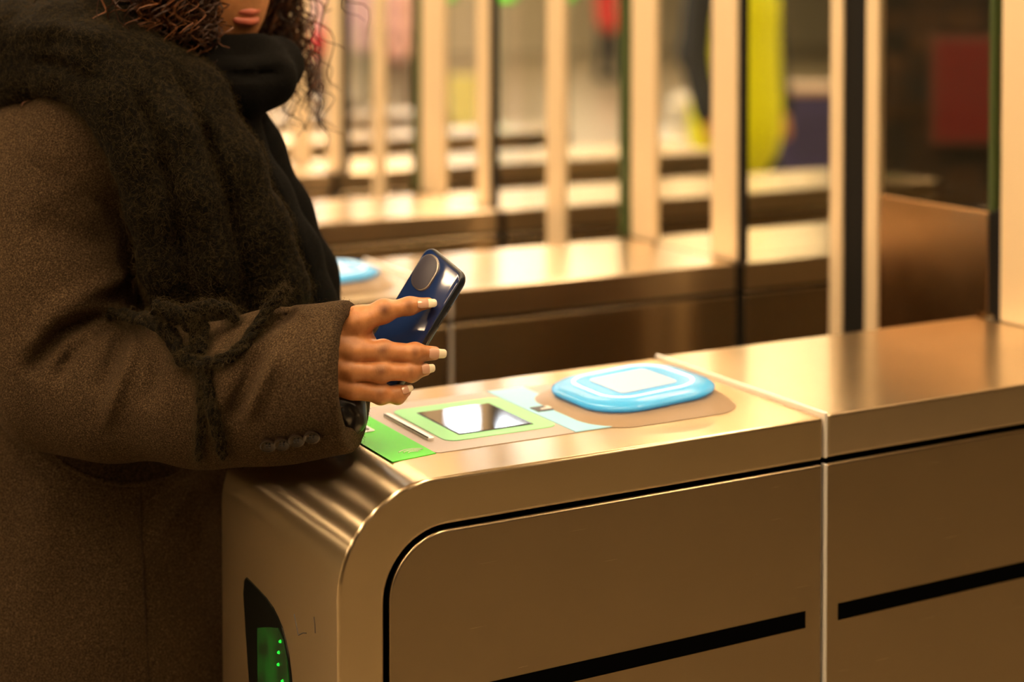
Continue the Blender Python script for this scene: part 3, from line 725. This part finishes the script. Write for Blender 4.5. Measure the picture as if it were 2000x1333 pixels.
# lining inside the cuff, and the black lining that falls out below
def ringpts(c, ax, ra, rb, n=40, tilt=0):
    ax = ax/np.linalg.norm(ax); s2 = np.cross(ZU, ax); s2 /= np.linalg.norm(s2); u2 = np.cross(ax, s2)
    return [c+s2*ra*math.cos(q)+u2*rb*math.sin(q) for q in [2*math.pi*k/n for k in range(n)]]
rings = []
for s, r in ((-.030, 112), (-.010, 112), (.000, 112), (.0035, 110), (.005, 107), (.003, 104), (-.004, 102), (-.03, 100)):
    rings.append(ringpts(L(655, 705, 1.452)+ax_s*s, ax_s, PX(r*.82, 1.45), PX(r*.84, 1.45)))
MB().loft(rings, False, False).build('cuff_lining', M['lining'], coat, smooth=70)
lb = SDF(L(640, 870, 1.45)-.09, L(700, 770, 1.45)+.09, .0022)
lb.chain(CH([(640, 790, 1.462, 40), (676, 800, 1.46, 33), (688, 822, 1.458, 21)]), .012); lb.cone(L(684, 790, 1.462), L(694, 826, 1.458), PX(22, 1.46), PX(15, 1.46), .01)
U = lb.pxgrid(); lb.folds([([(672, 790), (690, 812), (684, 840)], -.003, 4), ([(690, 785), (704, 815)], .002, 4), ([(664, 800), (676, 830)], .002, 5)], 1.6, U)
V, F = lb.mesh(); raw('inner_cuff', relax(V, F, 1), F, M['satin'], coat)
# buttons along the cuff
suv = pxof(sV)
def sleeve_depth(x, y, r=5):
    k = (np.abs(suv[0]-x) < r) & (np.abs(suv[1]-y) < r); return suv[2][k].min() if k.any() else 1.46
for (x, y) in ((524, 869), (551, 866), (579, 859), (609, 852)):
    d = sleeve_depth(x, y)-.001; c = L(x, y, d); nz = -HD*.80-ZU*.45+RT*.05; nz /= np.linalg.norm(nz)
    s2 = np.cross(ZU, nz); s2 /= np.linalg.norm(s2); u2 = np.cross(nz, s2)
    def rg(r, z): return [c+nz*z+(s2*math.cos(q)+u2*math.sin(q))*r for q in [2*math.pi*k/20 for k in range(20)]]
    bt = MB().loft([rg(.0066, -.002), rg(.0072, .001), rg(.0070, .0025), rg(.0060, .0030), rg(.0046, .0020), rg(.002, .0016)]).build('button', M['button'], coat, smooth=50)
    bh = MB()
    for i, j in ((-1, -1), (-1, 1), (1, -1), (1, 1)):
        cc = c+s2*i*.0013+u2*j*.0013; bh.loft([[cc+nz*.0015+(s2*math.cos(q)+u2*math.sin(q))*.0007 for q in np.linspace(0, 6.283, 7)[:-1]], [cc+nz*.0023+(s2*math.cos(q)+u2*math.sin(q))*.0007 for q in np.linspace(0, 6.283, 7)[:-1]]])
    bh.build('button_holes', M['ink'], coat)
# short wool fibres on the sleeve edge light
sN = vnormals(sV, sF)
strands('wool_fibres', sV, sN, 16000, .0035, .00011, M['coat'], coat, 2, .1, .6, suv[2] < 1.62, 5)

# --- mohair scarf
SC = [
 [(-60, 95, 1.66, 85), (30, 85, 1.62, 78), (120, 80, 1.58, 66), (185, 120, 1.545, 58), (235, 200, 1.53, 52), (275, 300, 1.525, 50), (303, 400, 1.53, 48), (330, 510, 1.54, 50), (350, 620, 1.56, 50)],
 [(210, 70, 1.62, 66), (290, 150, 1.57, 62), (345, 260, 1.54, 60), (385, 380, 1.535, 60), (420, 500, 1.545, 60), (440, 640, 1.565, 58)],
 [(300, 90, 1.64, 55), (390, 190, 1.58, 46), (455, 320, 1.56, 50), (505, 450, 1.56, 52), (540, 560, 1.57, 52), (560, 660, 1.59, 50)],
 [(-50, 170, 1.66, 45), (40, 160, 1.60, 38), (120, 150, 1.56, 30), (180, 175, 1.54, 26), (225, 240, 1.525, 22)],
 [(-60, 30, 1.70, 60), (60, 40, 1.66, 50), (170, 45, 1.63, 50), (260, 60, 1.63, 50)]]
pts = [p for c in SC for p in CH(c)]; lo, hi = bbox(pts, .02)
sc = SDF(lo, hi, .0042)
for c in SC: sc.chain(CH(c), .018, .026)
U = sc.pxgrid()
sc.folds([([(240, 130), (310, 280), (345, 420), (380, 600)], -.010, 14), ([(330, 120), (400, 260), (450, 400), (490, 620)], -.010, 14), ([(60, 115), (130, 128), (190, 165)], -.010, 12), ([(20, 60), (120, 50), (200, 80)], .008, 18), ([(360, 300), (410, 460), (430, 600)], .006, 18), ([(300, 330), (330, 470)], .006, 14)], 1.9, U)
scV, scF = sc.mesh(); scN = vnormals(scV, scF)
fr_ = np.sin(scV[:, 0]*310+2*np.sin(scV[:, 2]*170))*np.sin(scV[:, 2]*290+1.7*np.sin(scV[:, 1]*190))
scV = scV+scN*(fr_*.0011)[:, None]
scarf = raw('scarf', scV, scF, M['scarf'], per); scarf['label'] = 'fuzzy dark olive mohair scarf'
sd_ = pxof(scV)
strands('mohair_fuzz', scV, scN, 26000, .011, .00013, M['fuzz'], scarf, 4, .25, .8, sd_[2] < 1.72, 9)
# tassels and knots of the fringe lying on the sleeve
TS = [
 [(215, 612, -8, 12), (262, 618, 2, 15), (310, 632, 3, 17), (340, 662, 5, 18), (352, 700, 4, 16), (385, 712, 3, 15), (430, 706, 4, 13), (468, 684, 4, 13), (495, 648, 4, 13), (520, 610, 3, 13), (545, 580, 2, 12), (560, 562, 0, 8)],
 [(300, 600, 2, 16), (345, 612, 7, 19), (385, 640, 9, 19), (388, 675, 8, 19), (362, 700, 7, 16)],
 [(340, 625, 9, 13), (375, 612, 11, 13), (400, 640, 10, 12), (392, 690, 8, 12)],
 [(365, 612, 2, 16), (405, 598, 3, 15), (440, 602, 2, 15), (462, 626, -2, 11)],
 [(388, 705, 8, 12), (392, 745, 6, 10), (395, 800, 5, 10), (392, 850, 4, 11), (388, 896, 2, 8)],
 [(396, 705, 6, 13), (404, 750, 6, 12), (415, 805, 5, 13), (428, 850, 4, 13), (436, 892, 2, 10)]]
tv = []; tn = []
def pxdepth(x, y):
    d = sleeve_depth(x, y, 6); k = (np.abs(sd_[0]-x) < 6) & (np.abs(sd_[1]-y) < 6)
    d2 = sd_[2][k].min() if k.any() else 9
    return min(d, d2) if d2 < 9 or d != 1.46 else 1.47
for ch in TS:
    P = np.array(ch, float); dep = np.array([pxdepth(x, y) for x, y, o, r in ch])
    for i in range(1, len(dep)-1): dep[i] = min(dep[i], .5*(dep[i-1]+dep[i+1])+.006)
    xs = np.linspace(0, len(P)-1, len(P)*6); ii = np.arange(len(P))
    c = [np.interp(xs, ii, P[:, k]) for k in range(4)]; dd = np.interp(xs, ii, dep)
    for _ in range(3): 
        for q in (c[0], c[1], dd): q[1:-1] = .25*q[:-2]+.5*q[1:-1]+.25*q[2:]
    mb = MB(); cen = [L(x, y, d-PX(r*.55, 1.47)-o/4000.) for x, y, o, r, d in zip(c[0], c[1], c[2], c[3], dd)]
    for k in range(3):      # three twisted plies
        tw = []
        for i, p in enumerate(cen):
            a_ = i*.42+k*2.094; r = PX(c[3][i], 1.47)*.46
            tt = cen[min(i+1, len(cen)-1)]-cen[max(i-1, 0)]; tt /= np.linalg.norm(tt); e1 = np.cross(tt, HD); e1 /= np.linalg.norm(e1)+1e-9; e2 = np.cross(tt, e1)
            tw.append(p+(e1*math.cos(a_)+e2*math.sin(a_))*r)
        mb.tube(tw, [PX(x, 1.47)*(.54+.10*math.sin(i_*1.3+k*2)+RNG.normal(0, .03)) for i_, x in enumerate(c[3])], 8)
    mb.build('tassel', M['scarf'], scarf, smooth=80)
    for p, r in zip(cen, c[3]):
        for k in range(12):
            n_ = RNG.normal(0, 1, 3); n_ /= np.linalg.norm(n_); tv.append(p+n_*PX(r, 1.47)*.9); tn.append(n_)
strands('tassel_fuzz', np.array(tv), np.array(tn), 9500, .010, .00013, M['fuzz'], scarf, 4, .3, .9, None, 4)

# --- black knitted neck scarf with its hanging end
BC = [
 [(330, 120, 1.66, 60), (400, 165, 1.63, 58), (470, 175, 1.62, 52), (525, 155, 1.64, 46), (545, 130, 1.70, 40), (500, 110, 1.80, 50), (390, 100, 1.86, 60)],
 [(350, 105, 1.70, 55), (430, 120, 1.655, 45), (500, 115, 1.66, 40), (535, 110, 1.70, 34)],
 [(400, 190, 1.66, 60), (450, 280, 1.635, 58), (505, 390, 1.63, 60), (560, 500, 1.63, 62), (590, 600, 1.635, 62), (610, 690, 1.65, 60)],
 [(440, 180, 1.70, 55), (490, 300, 1.70, 60), (540, 420, 1.70, 64), (588, 540, 1.70, 66), (610, 660, 1.70, 66)]]
pts = [p for c in BC for p in CH(c)]; lo, hi = bbox(pts, .02)
kc = SDF(lo, hi, .0045)
for c in BC: kc.chain(CH(c), .014, .02)
U = kc.pxgrid()
kc.folds([([(420, 145), (490, 148), (560, 138)], -.008, 9), ([(470, 260), (540, 420), (600, 600)], -.007, 12), ([(510, 300), (580, 450), (630, 600)], .004, 14)], 2.0, U)
V, F = kc.mesh(); ks = raw('neck_scarf', V, F, M['black_knit'], per); ks['label'] = 'black knitted neck scarf'
kN = vnormals(V, F); strands('knit_fuzz', V, kN, 5000, .006, .00012, M['black_knit'], ks, 3, .2, .7, pxof(V)[2] < 1.75, 6)

# --- curly hair
hm = MB(); g = np.random.default_rng(11)
def curl(p0, p1, r0, coil, turns, seg, mi, sag=.0):
    p0 = np.asarray(p0); p1 = np.asarray(p1); ax = p1-p0; ln = np.linalg.norm(ax); t = ax/ln
    e1 = np.cross(t, [.3, .2, .9]); e1 /= np.linalg.norm(e1); e2 = np.cross(t, e1); ph = g.uniform(0, 6.28); pts = []; rr = []
    for i in range(seg+1):
        s = i/seg; a_ = ph+turns*6.283*s; c = coil*(.35+.65*min(1, s*3))
        pts.append(p0+ax*s+(e1*math.cos(a_)+e2*math.sin(a_))*c+np.array([0, 0, -sag*math.sin(3.14*s)])); rr.append(r0*(1-.7*s*s))
    hm.tube(pts, rr, 3, mi)
for i in range(520):
    th = g.uniform(0, 2*math.pi); ph = g.uniform(-.35, 1.45)
    n_ = lk*math.cos(th)*math.cos(ph)+side*math.sin(th)*math.cos(ph)+hu*math.sin(ph)
    if n_@lk > .45 and n_@hu < .62: continue
    root = hc+lk*(n_@lk)*.092+side*(n_@side)*.075+hu*(n_@hu)*.108
    out = n_*g.uniform(.05, .13)+np.array([0, 0, -1])*g.uniform(.05, .20)+g.normal(0, .02, 3)
    if (root+out-hc)@lk > .03 and abs((root+out-hc)@side) < .062 and (root+out-hc)@hu < .06: continue
    curl(root, root+out, g.uniform(.0011, .0022), g.uniform(.006, .013), g.uniform(3, 6), 34, int(g.uniform() < .35), -.02)
# locks that fall beside the cheek and in front of the collar
for (x0, y0, x1, y1, D, n) in ((470, -230, 515, 70, 1.80, 46), (480, -230, 548, 105, 1.80, 46), (300, -200, 255, 75, 1.62, 60), (255, -200, 195, 35, 1.66, 60), (500, -230, 575, 110, 1.80, 34), (515, -220, 612, 190, 1.81, 22), (520, -200, 632, 255, 1.81, 9), (505, -200, 590, 235, 1.80, 8), (490, -230, 540, 80, 1.80, 22), (330, -200, 300, 70, 1.61, 70), (280, -200, 215, 45, 1.64, 50), (385, -200, 400, 85, 1.62, 70), (390, -190, 405, 60, 1.64, 34), (350, -200, 350, 95, 1.61, 50)):
    for k in range(n):
        a_ = L(x0+g.normal(0, 22), y0+g.normal(0, 15), D+g.normal(0, .02)); b_ = L(x1+g.normal(0, 16), y1+g.normal(0, 22), D+g.normal(0, .02))
        curl(a_, b_, g.uniform(.0009, .0018), g.uniform(.004, .010), g.uniform(4, 8), 52, int(g.uniform() < .4))
hair = hm.build('hair', [M['hair'], M['hair2']], per, smooth=90, flip=False); hair['kind'] = 'stuff'; hair['label'] = 'curly dark brown hair'

# --- trousers and boots below the coat
for D, dx in ((1.68, -10), (1.85, 25)):
    t_ = SDF(T(215+dx, .04, D)-.16, T(215+dx, .80, D)+.16, .010)
    t_.chain([(T(215+dx, .72, D), .092), (T(235+dx, .47, D), .066), (T(217+dx, .14, D), .058)], .02); t_.F = np.maximum(t_.F, (.10-t_.ax[2])[None, None, :])
    V, F = t_.mesh(); raw('trouser_leg', relax(V, F, 1), F, M['trousers'], per)
    t_ = SDF(T(215+dx, -.01, D)-.14, T(215+dx, .2, D)+FD*.22+.14, .008)
    t_.cone(T(214+dx, .05, D), T(214+dx, .17, D), .052, .046, .02); t_.cone(T(205+dx, .046, D), T(205+dx, .042, D)+FD*.18, .048, .040, .02)
    t_.F = np.maximum(t_.F, (.002-t_.ax[2])[None, None, :])
    V, F = t_.mesh(); raw('boot', V, F, M['leather'], per)

# ------------------------------------------------------------------ phone
M['phone_back'] = mat('navy_phone_back', (.012, .030, .115), .10, 0., **{'Coat Weight': .8, 'Coat Roughness': .04})
M['phone_side'] = mat('dark_phone_case', (.008, .012, .020), .28)
M['phone_cam'] = mat('camera_module', (.055, .050, .070), .42); M['phone_rim'] = mat('camera_rim', (.5, .45, .40), .25, .8)
M['phone_screen'] = mat('phone_screen', (.005, .005, .006), .06)
PW, PL_, PT = .066, .131, .0085
# corner points of the back face (top-left corner, top-right corner and the long axis), with depth
c0 = L(836, 477, H0+.066); c1 = L(901, 549, H0+.019)
wv = c1-c0; long_ = L(826, 670, H0+.0195)-L(893, 560, H0+.019); long_ /= np.linalg.norm(long_); wv -= long_*(wv@long_); wl = np.linalg.norm(wv); wv /= wl
nb_ = np.cross(wv, long_); nb_ /= np.linalg.norm(nb_)
if nb_@FW > 0: nb_ = -nb_
PW = wl
ph = empty('phone', tuple(c0+long_*PL_*.5+wv*PW*.5), 'dark blue phone with rounded camera module held above the gate reader', 'phone')
def pp(w_, l_, n_): return c0+wv*w_+long_*l_+nb_*n_
def prr(w0, w1, l0, l1, r, n_, k=8): return [pp(a_, b_, n_) for a_, b_ in rrect(w0, w1, l0, l1, r, k)]
i_ = .0014
MB().loft([prr(.0025, PW-.0025, .0025, PL_-.0025, .0085, -PT), prr(.0006, PW-.0006, .0006, PL_-.0006, .0100, -PT+.0018), prr(0, PW, 0, PL_, .0105, -PT+.0035), prr(0, PW, 0, PL_, .0105, -.0025), prr(.0007, PW-.0007, .0007, PL_-.0007, .0100, -.0006), prr(i_, PW-i_, i_, PL_-i_, .0095, 0)], True, True).build('case_frame', M['phone_side'], ph, smooth=50)
MB().loft([prr(i_+.0006, PW-i_-.0006, i_+.0006, PL_-i_-.0006, .0090, -.001), prr(i_+.0006, PW-i_-.0006, i_+.0006, PL_-i_-.0006, .0090, .0002), prr(i_+.0014, PW-i_-.0014, i_+.0014, PL_-i_-.0014, .0082, .0005)]).build('back_cover', M['phone_back'], ph, smooth=30)
cm = MB().loft([prr(.0035, .0320, .0040, .0385, .0125, .0003), prr(.0038, .0317, .0043, .0382, .0125, .0018), prr(.0052, .0303, .0057, .0368, .0112, .0024)]).build('camera_rim', M['phone_rim'], ph, smooth=40)
MB().loft([prr(.0046, .0309, .0051, .0374, .0118, .0004), prr(.0047, .0308, .0052, .0373, .0118, .0023), prr(.0058, .0297, .0063, .0362, .0106, .0028)]).build('camera_module', M['phone_cam'], cm, smooth=40)
MB().loft([prr(.0032, PW-.0032, .0032, PL_-.0032, .0078, -PT+.0002), prr(.0034, PW-.0034, .0034, PL_-.0034, .0076, -PT-.0003)]).build('screen', M['phone_screen'], ph)
for l0, l1 in ((.030, .037), (.042, .053)):
    MB().loft([[pp(PW+dn, a_, b_) for a_, b_ in rrect(l0, l1, -.0056, -.0036, .0009, 3)] for dn in (-.0005, .0006)]).build('side_button', M['phone_side'], ph, smooth=40)
# ------------------------------------------------------------------ blurred background
def cloth(name, c): return mat(name, c, .8)
def pedestrian(px, D, height, face, top, bottom, hairc, label, vest=None, bag=None, long=.80):
    p = L(px, 100, D); loc = np.array([p[0], p[1], 0.]); k = height/1.70
    r = empty('person', tuple(loc), label, 'person')
    f = RT*math.cos(face)+HD*math.sin(face); sd = np.cross(ZU, f)
    def q(a, s, z): return loc+(f*a+sd*s+ZU*z)*k
    lo, hi = loc-np.array([.42, .42, .03]), loc+np.array([.42, .42, height+.08])
    b_ = SDF(lo, hi, .022)
    b_.ell(q(.01, 0, 1.58), (f, sd, ZU), (.095*k, .075*k, .115*k), .02); b_.cone(q(.09, 0, 1.57), q(.10, 0, 1.55), .015*k, .018*k, .02)
    b_.cone(q(0, 0, 1.50), q(0, 0, 1.38), .05*k, .06*k, .03); b_.cone(q(0, 0, 1.32), q(0, 0, .95), .12*k, .12*k, .05)
    for s in (-1, 1):
        b_.chain([(q(0, s*.17, 1.38), .05*k), (q(-.02, s*.21, 1.08), .04*k), (q(.05, s*.21, .83), .032*k), (q(.08, s*.2, .74), .035*k)], .03)
        b_.chain([(q(0, s*.09, .92), .08*k), (q(.02+s*.05, s*.10, .50), .055*k), (q(s*.09, s*.10, .09), .042*k)], .03)
        b_.cone(q(s*.09, s*.10, .05), q(s*.09+.15, s*.11, .04), .045*k, .035*k, .03)
    V, F = b_.mesh(); raw('body', relax(V, F, 1), F, M['skin'], r)
    t_ = SDF(lo, hi, .022)
    for a, z, ra, rb in ((0, 1.30, .135, .20), (0, 1.15, .13, .18), (0, 1.0, .145, .18), (0, long+.06, .15, .185)): t_.ell(q(a, 0, z), (f, sd, ZU), (ra*k, rb*k, .16*k), .05)
    t_.cone(q(0, -.12, 1.39), q(0, .12, 1.39), .085*k, .085*k, .04)
    for s in (-1, 1): t_.chain([(q(0, s*.18, 1.38), .075*k), (q(-.02, s*.22, 1.08), .062*k), (q(.05, s*.22, .84), .05*k)], .03)
    V, F = t_.mesh(); raw('jacket', relax(V, F, 1), F, top, r)
    t_ = SDF(lo, hi, .022)
    for s in (-1, 1): t_.chain([(q(0, s*.09, .92), .098*k), (q(.02+s*.05, s*.10, .50), .076*k), (q(s*.09, s*.10, .10), .062*k)], .03); t_.cone(q(s*.09, s*.10, .05), q(s*.09+.17, s*.11, .045), .055*k, .045*k, .02)
    V, F = t_.mesh(); raw('trousers', relax(V, F, 1), F, bottom, r)
    t_ = SDF(lo, hi, .02)
    t_.ell(q(-.025, 0, 1.615), (f, sd, ZU), (.105*k, .090*k, .115*k), .02); t_.cone(q(-.06, 0, 1.58), q(-.07, 0, 1.46), .075*k, .06*k, .03)
    V, F = t_.mesh(); raw('hair', relax(V, F, 1), F, hairc, r)
    if vest is not None:
        t_ = SDF(lo, hi, .018)
        for a, z, ra, rb in ((0, 1.28, .150, .205), (0, 1.12, .148, .190), (0, .98, .160, .192), (0, .84, .165, .20), (0, .74, .16, .20)): t_.ell(q(a, 0, z), (f, sd, ZU), (ra*k, rb*k, .24*k), .06)
        V, F = t_.mesh(); raw('hi_vis_vest', relax(V, F, 1), F, vest, r)
    if bag is not None:
        t_ = SDF(lo, hi, .015); t_.ell(q(.0, -.25, .90), (f, sd, ZU), (.13*k, .06*k, .14*k), .02); t_.chain([(q(0, -.24, 1.02), .012), (q(0, -.20, 1.25), .012), (q(0, -.16, 1.44), .012)], .01)
        V, F = t_.mesh(); raw('shoulder_bag', relax(V, F, 1), F, bag, r)
    return r
dk = cloth('charcoal_cloth', (.02, .022, .024)); hv = cloth('hi_vis_yellow', (.80, .80, .0)); hv.node_tree.nodes['Principled BSDF'].inputs['Roughness'].default_value = .5
pk = cloth('pink_cloth', (.62, .36, .30)); rd = cloth('red_cloth', (.50, .03, .03)); br = cloth('brown_cloth', (.10, .055, .03)); hb = cloth('dark_hair', (.02, .012, .008)); olv = cloth('olive_cloth', (.20, .17, .09))
pedestrian(1437, 7.2, 1.80, -.9, dk, dk, hb, 'blurred station worker in yellow hi-vis vest standing beyond the gates', vest=hv)
pedestrian(1186, 26, 1.74, -.5, rd, dk, hb, 'distant blurred person in red jacket and dark trousers')
pedestrian(622, 17, 1.68, .1, pk, br, hb, 'distant blurred person in pale pink coat with red shoulder bag', bag=rd, long=.70)
pedestrian(716, 20, 1.70, .8, pk, olv, hb, 'distant blurred person in pale pink coat and olive trousers', long=.72)
pedestrian(772, 18.5, 1.66, -.8, pk, br, hb, 'distant blurred person in pale pink coat and brown trousers', long=.70)

# navy ticket machine, white sack, yellow barrier
def floor_at(px, D): p = L(px, 100, D); return np.array([p[0], p[1], 0.])
def obox(mb, c, fx, fy, x0, x1, y0, y1, z0, z1):
    vs = [c+fx*x+fy*y+ZU*z for x in (x0, x1) for y in (y0, y1) for z in (z0, z1)]
    return mb.add(vs, [(0, 1, 3, 2), (4, 6, 7, 5), (0, 4, 5, 1), (2, 3, 7, 6), (0, 2, 6, 4), (1, 5, 7, 3)])
nv = mat('navy_panel', (.055, .045, .13), .45); gr = mat('grey_metal_trim', (.35, .33, .30), .4, .6)
c = floor_at(1585, 9.6); o = empty('ticket_machine', tuple(c), 'blurred low navy blue cabinet standing beyond the gates beside the worker', 'cabinet')
obox(MB(), c, RT, HD, -.24, .30, -.20, .20, .04, .82).build('housing', nv, o, .012)
obox(MB(), c, RT, HD, -.26, .32, -.22, .22, .82, .86).build('lid', mat('rose_top', (.42, .26, .18), .4), o, .008)
obox(MB(), c, RT, HD, -.22, .28, -.18, .18, 0, .04).build('plinth', M['rubber'], o)
obox(MB(), c, RT, HD, -.14, .20, -.206, -.199, .45, .72).build('front_panel', mat('dark_navy_front', (.05, .042, .10), .3), o, .004)
c = floor_at(1312, 8.6); o = empty('white_sack', tuple(c), 'blurred white sack standing on the floor left of the worker', 'sack')
t_ = SDF(c-np.array([.25, .25, .02]), c+np.array([.25, .25, .95]), .014)
t_.chain([(c+ZU*.16, .15), (c+ZU*.42, .12), (c+ZU*.60, .085), (c+ZU*.72+RT*.02, .045)], .04); t_.chain([(c+ZU*.72+RT*.02, .035), (c+ZU*.82+RT*.05, .06)], .02); t_.F = np.maximum(t_.F, (.003-t_.ax[2])[None, None, :])
V, F = t_.mesh(); raw('sack_body', relax(V, F, 1), F, cloth('white_plastic', (.75, .70, .60)), o)
MB().tube([c+RT*.02+ZU*.725+(RT*math.cos(a_)+HD*math.sin(a_))*.046 for a_ in np.linspace(0, 6.283, 17)], .008, 6).build('tie', M['rubber'], o)
c = floor_at(905, 15.5); o = empty('warning_board', tuple(c), 'distant small yellow warning board standing on the floor', 'warning board')
obox(MB(), c, RT, HD, -.14, .14, -.02, .02, .10, .62).build('board', mat('yellow_board', (.62, .50, .12), .5), o, .01)
for s in (-1, 1): obox(MB(), c, RT, HD, s*.1-.012, s*.1+.012, -.10, .10, 0, .12).build('foot', M['rubber'], o, .004)
# green lit signs on slim poles at eye height
gs = mat('green_lit_sign', (.05, .3, .02), .4, 0., (.18, .62, .03), 1.1)
for px, D, wd, lb in ((868, 12., .13, 'blurred green lit sign on a slim pole, left of the three'), (980, 11., .17, 'blurred green lit sign on a slim pole, middle of the three'), (1104, 13., .13, 'blurred green lit sign on a slim pole, right of the three')):
    c = floor_at(px, D); o = empty('pole_sign', tuple(c), lb, 'sign')
    obox(MB(), c, RT, HD, -.018, .018, -.018, .018, .02, 1.36).build('pole', mat('olive_pole', (.30, .27, .16), .5), o, .004)
    obox(MB(), c, RT, HD, -.12, .12, -.12, .12, 0, .02).build('base', M['rubber'], o)
    s_ = obox(MB(), c, RT, HD, -wd/2-.015, wd/2+.015, -.03, .03, 1.33, 1.62).build('sign_case', M['rubber'], o, .006)
    obox(MB(), c, RT, HD, -wd/2, wd/2, -.034, -.029, 1.345, 1.605).build('lit_face', gs, s_)

# dark tiled pillar behind the glass door, with a red notice
pc = L(1700, 100, 5.2); pc = np.array([pc[0], pc[1], 0.])
pil = empty('tiled_pillar', tuple(pc), 'wide dark tiled pillar with a red notice seen through the glass door', 'pillar')
obox(MB(), pc, RT, HD, 0, .95, .012, .5, 0, 3.5).build('core', mat('dark_mortar', (.030, .024, .018), .8), pil)
tm = mat('dark_tile', (.05, .038, .026), .35); nt, N, K, b = nodes(tm); oi = N.new('ShaderNodeObjectInfo'); r_ = ramp(tm, oi.outputs['Random'], [(.1, (.022, .018, .013)), (.6, (.045, .026, .012)), (.9, (.075, .040, .018))]); K.new(r_.outputs['Color'], b.inputs['Base Color'])
tw, th = .118, .070
first = None
for j in range(12):
    for i in range(8):
        x0 = i*tw; z0 = .72+j*th
        if first is None:
            first = MB().box(-tw/2+.003, tw/2-.003, -.012, .012, -th/2+.003, th/2-.003).build('tile', tm, None, .002, 1); t_o = first
        else: t_o = first.copy(); COL.objects.link(t_o)
        t_o.parent = pil; pos = RT*(x0+tw/2)+HD*.010+ZU*(z0+th/2); t_o.location = pos; t_o.rotation_euler = (0, 0, -YAW)
cc = L(1822, 76, 5.17); rn = empty('red_notice', tuple(cc), 'dark red notice board fixed on the tiled pillar behind the glass door', 'notice board')
obox(MB(), np.array([cc[0], cc[1], 0]), RT, HD, 0, .36, -.03, -.004, .94, cc[2]).build('board', mat('dark_red_board', (.16, .018, .016), .4), rn, .006)
obox(MB(), np.array([cc[0], cc[1], 0]), RT, HD, -.012, .372, -.028, -.002, .93, cc[2]+.012).build('frame', mat('brown_frame', (.12, .05, .03), .4), rn, .004)
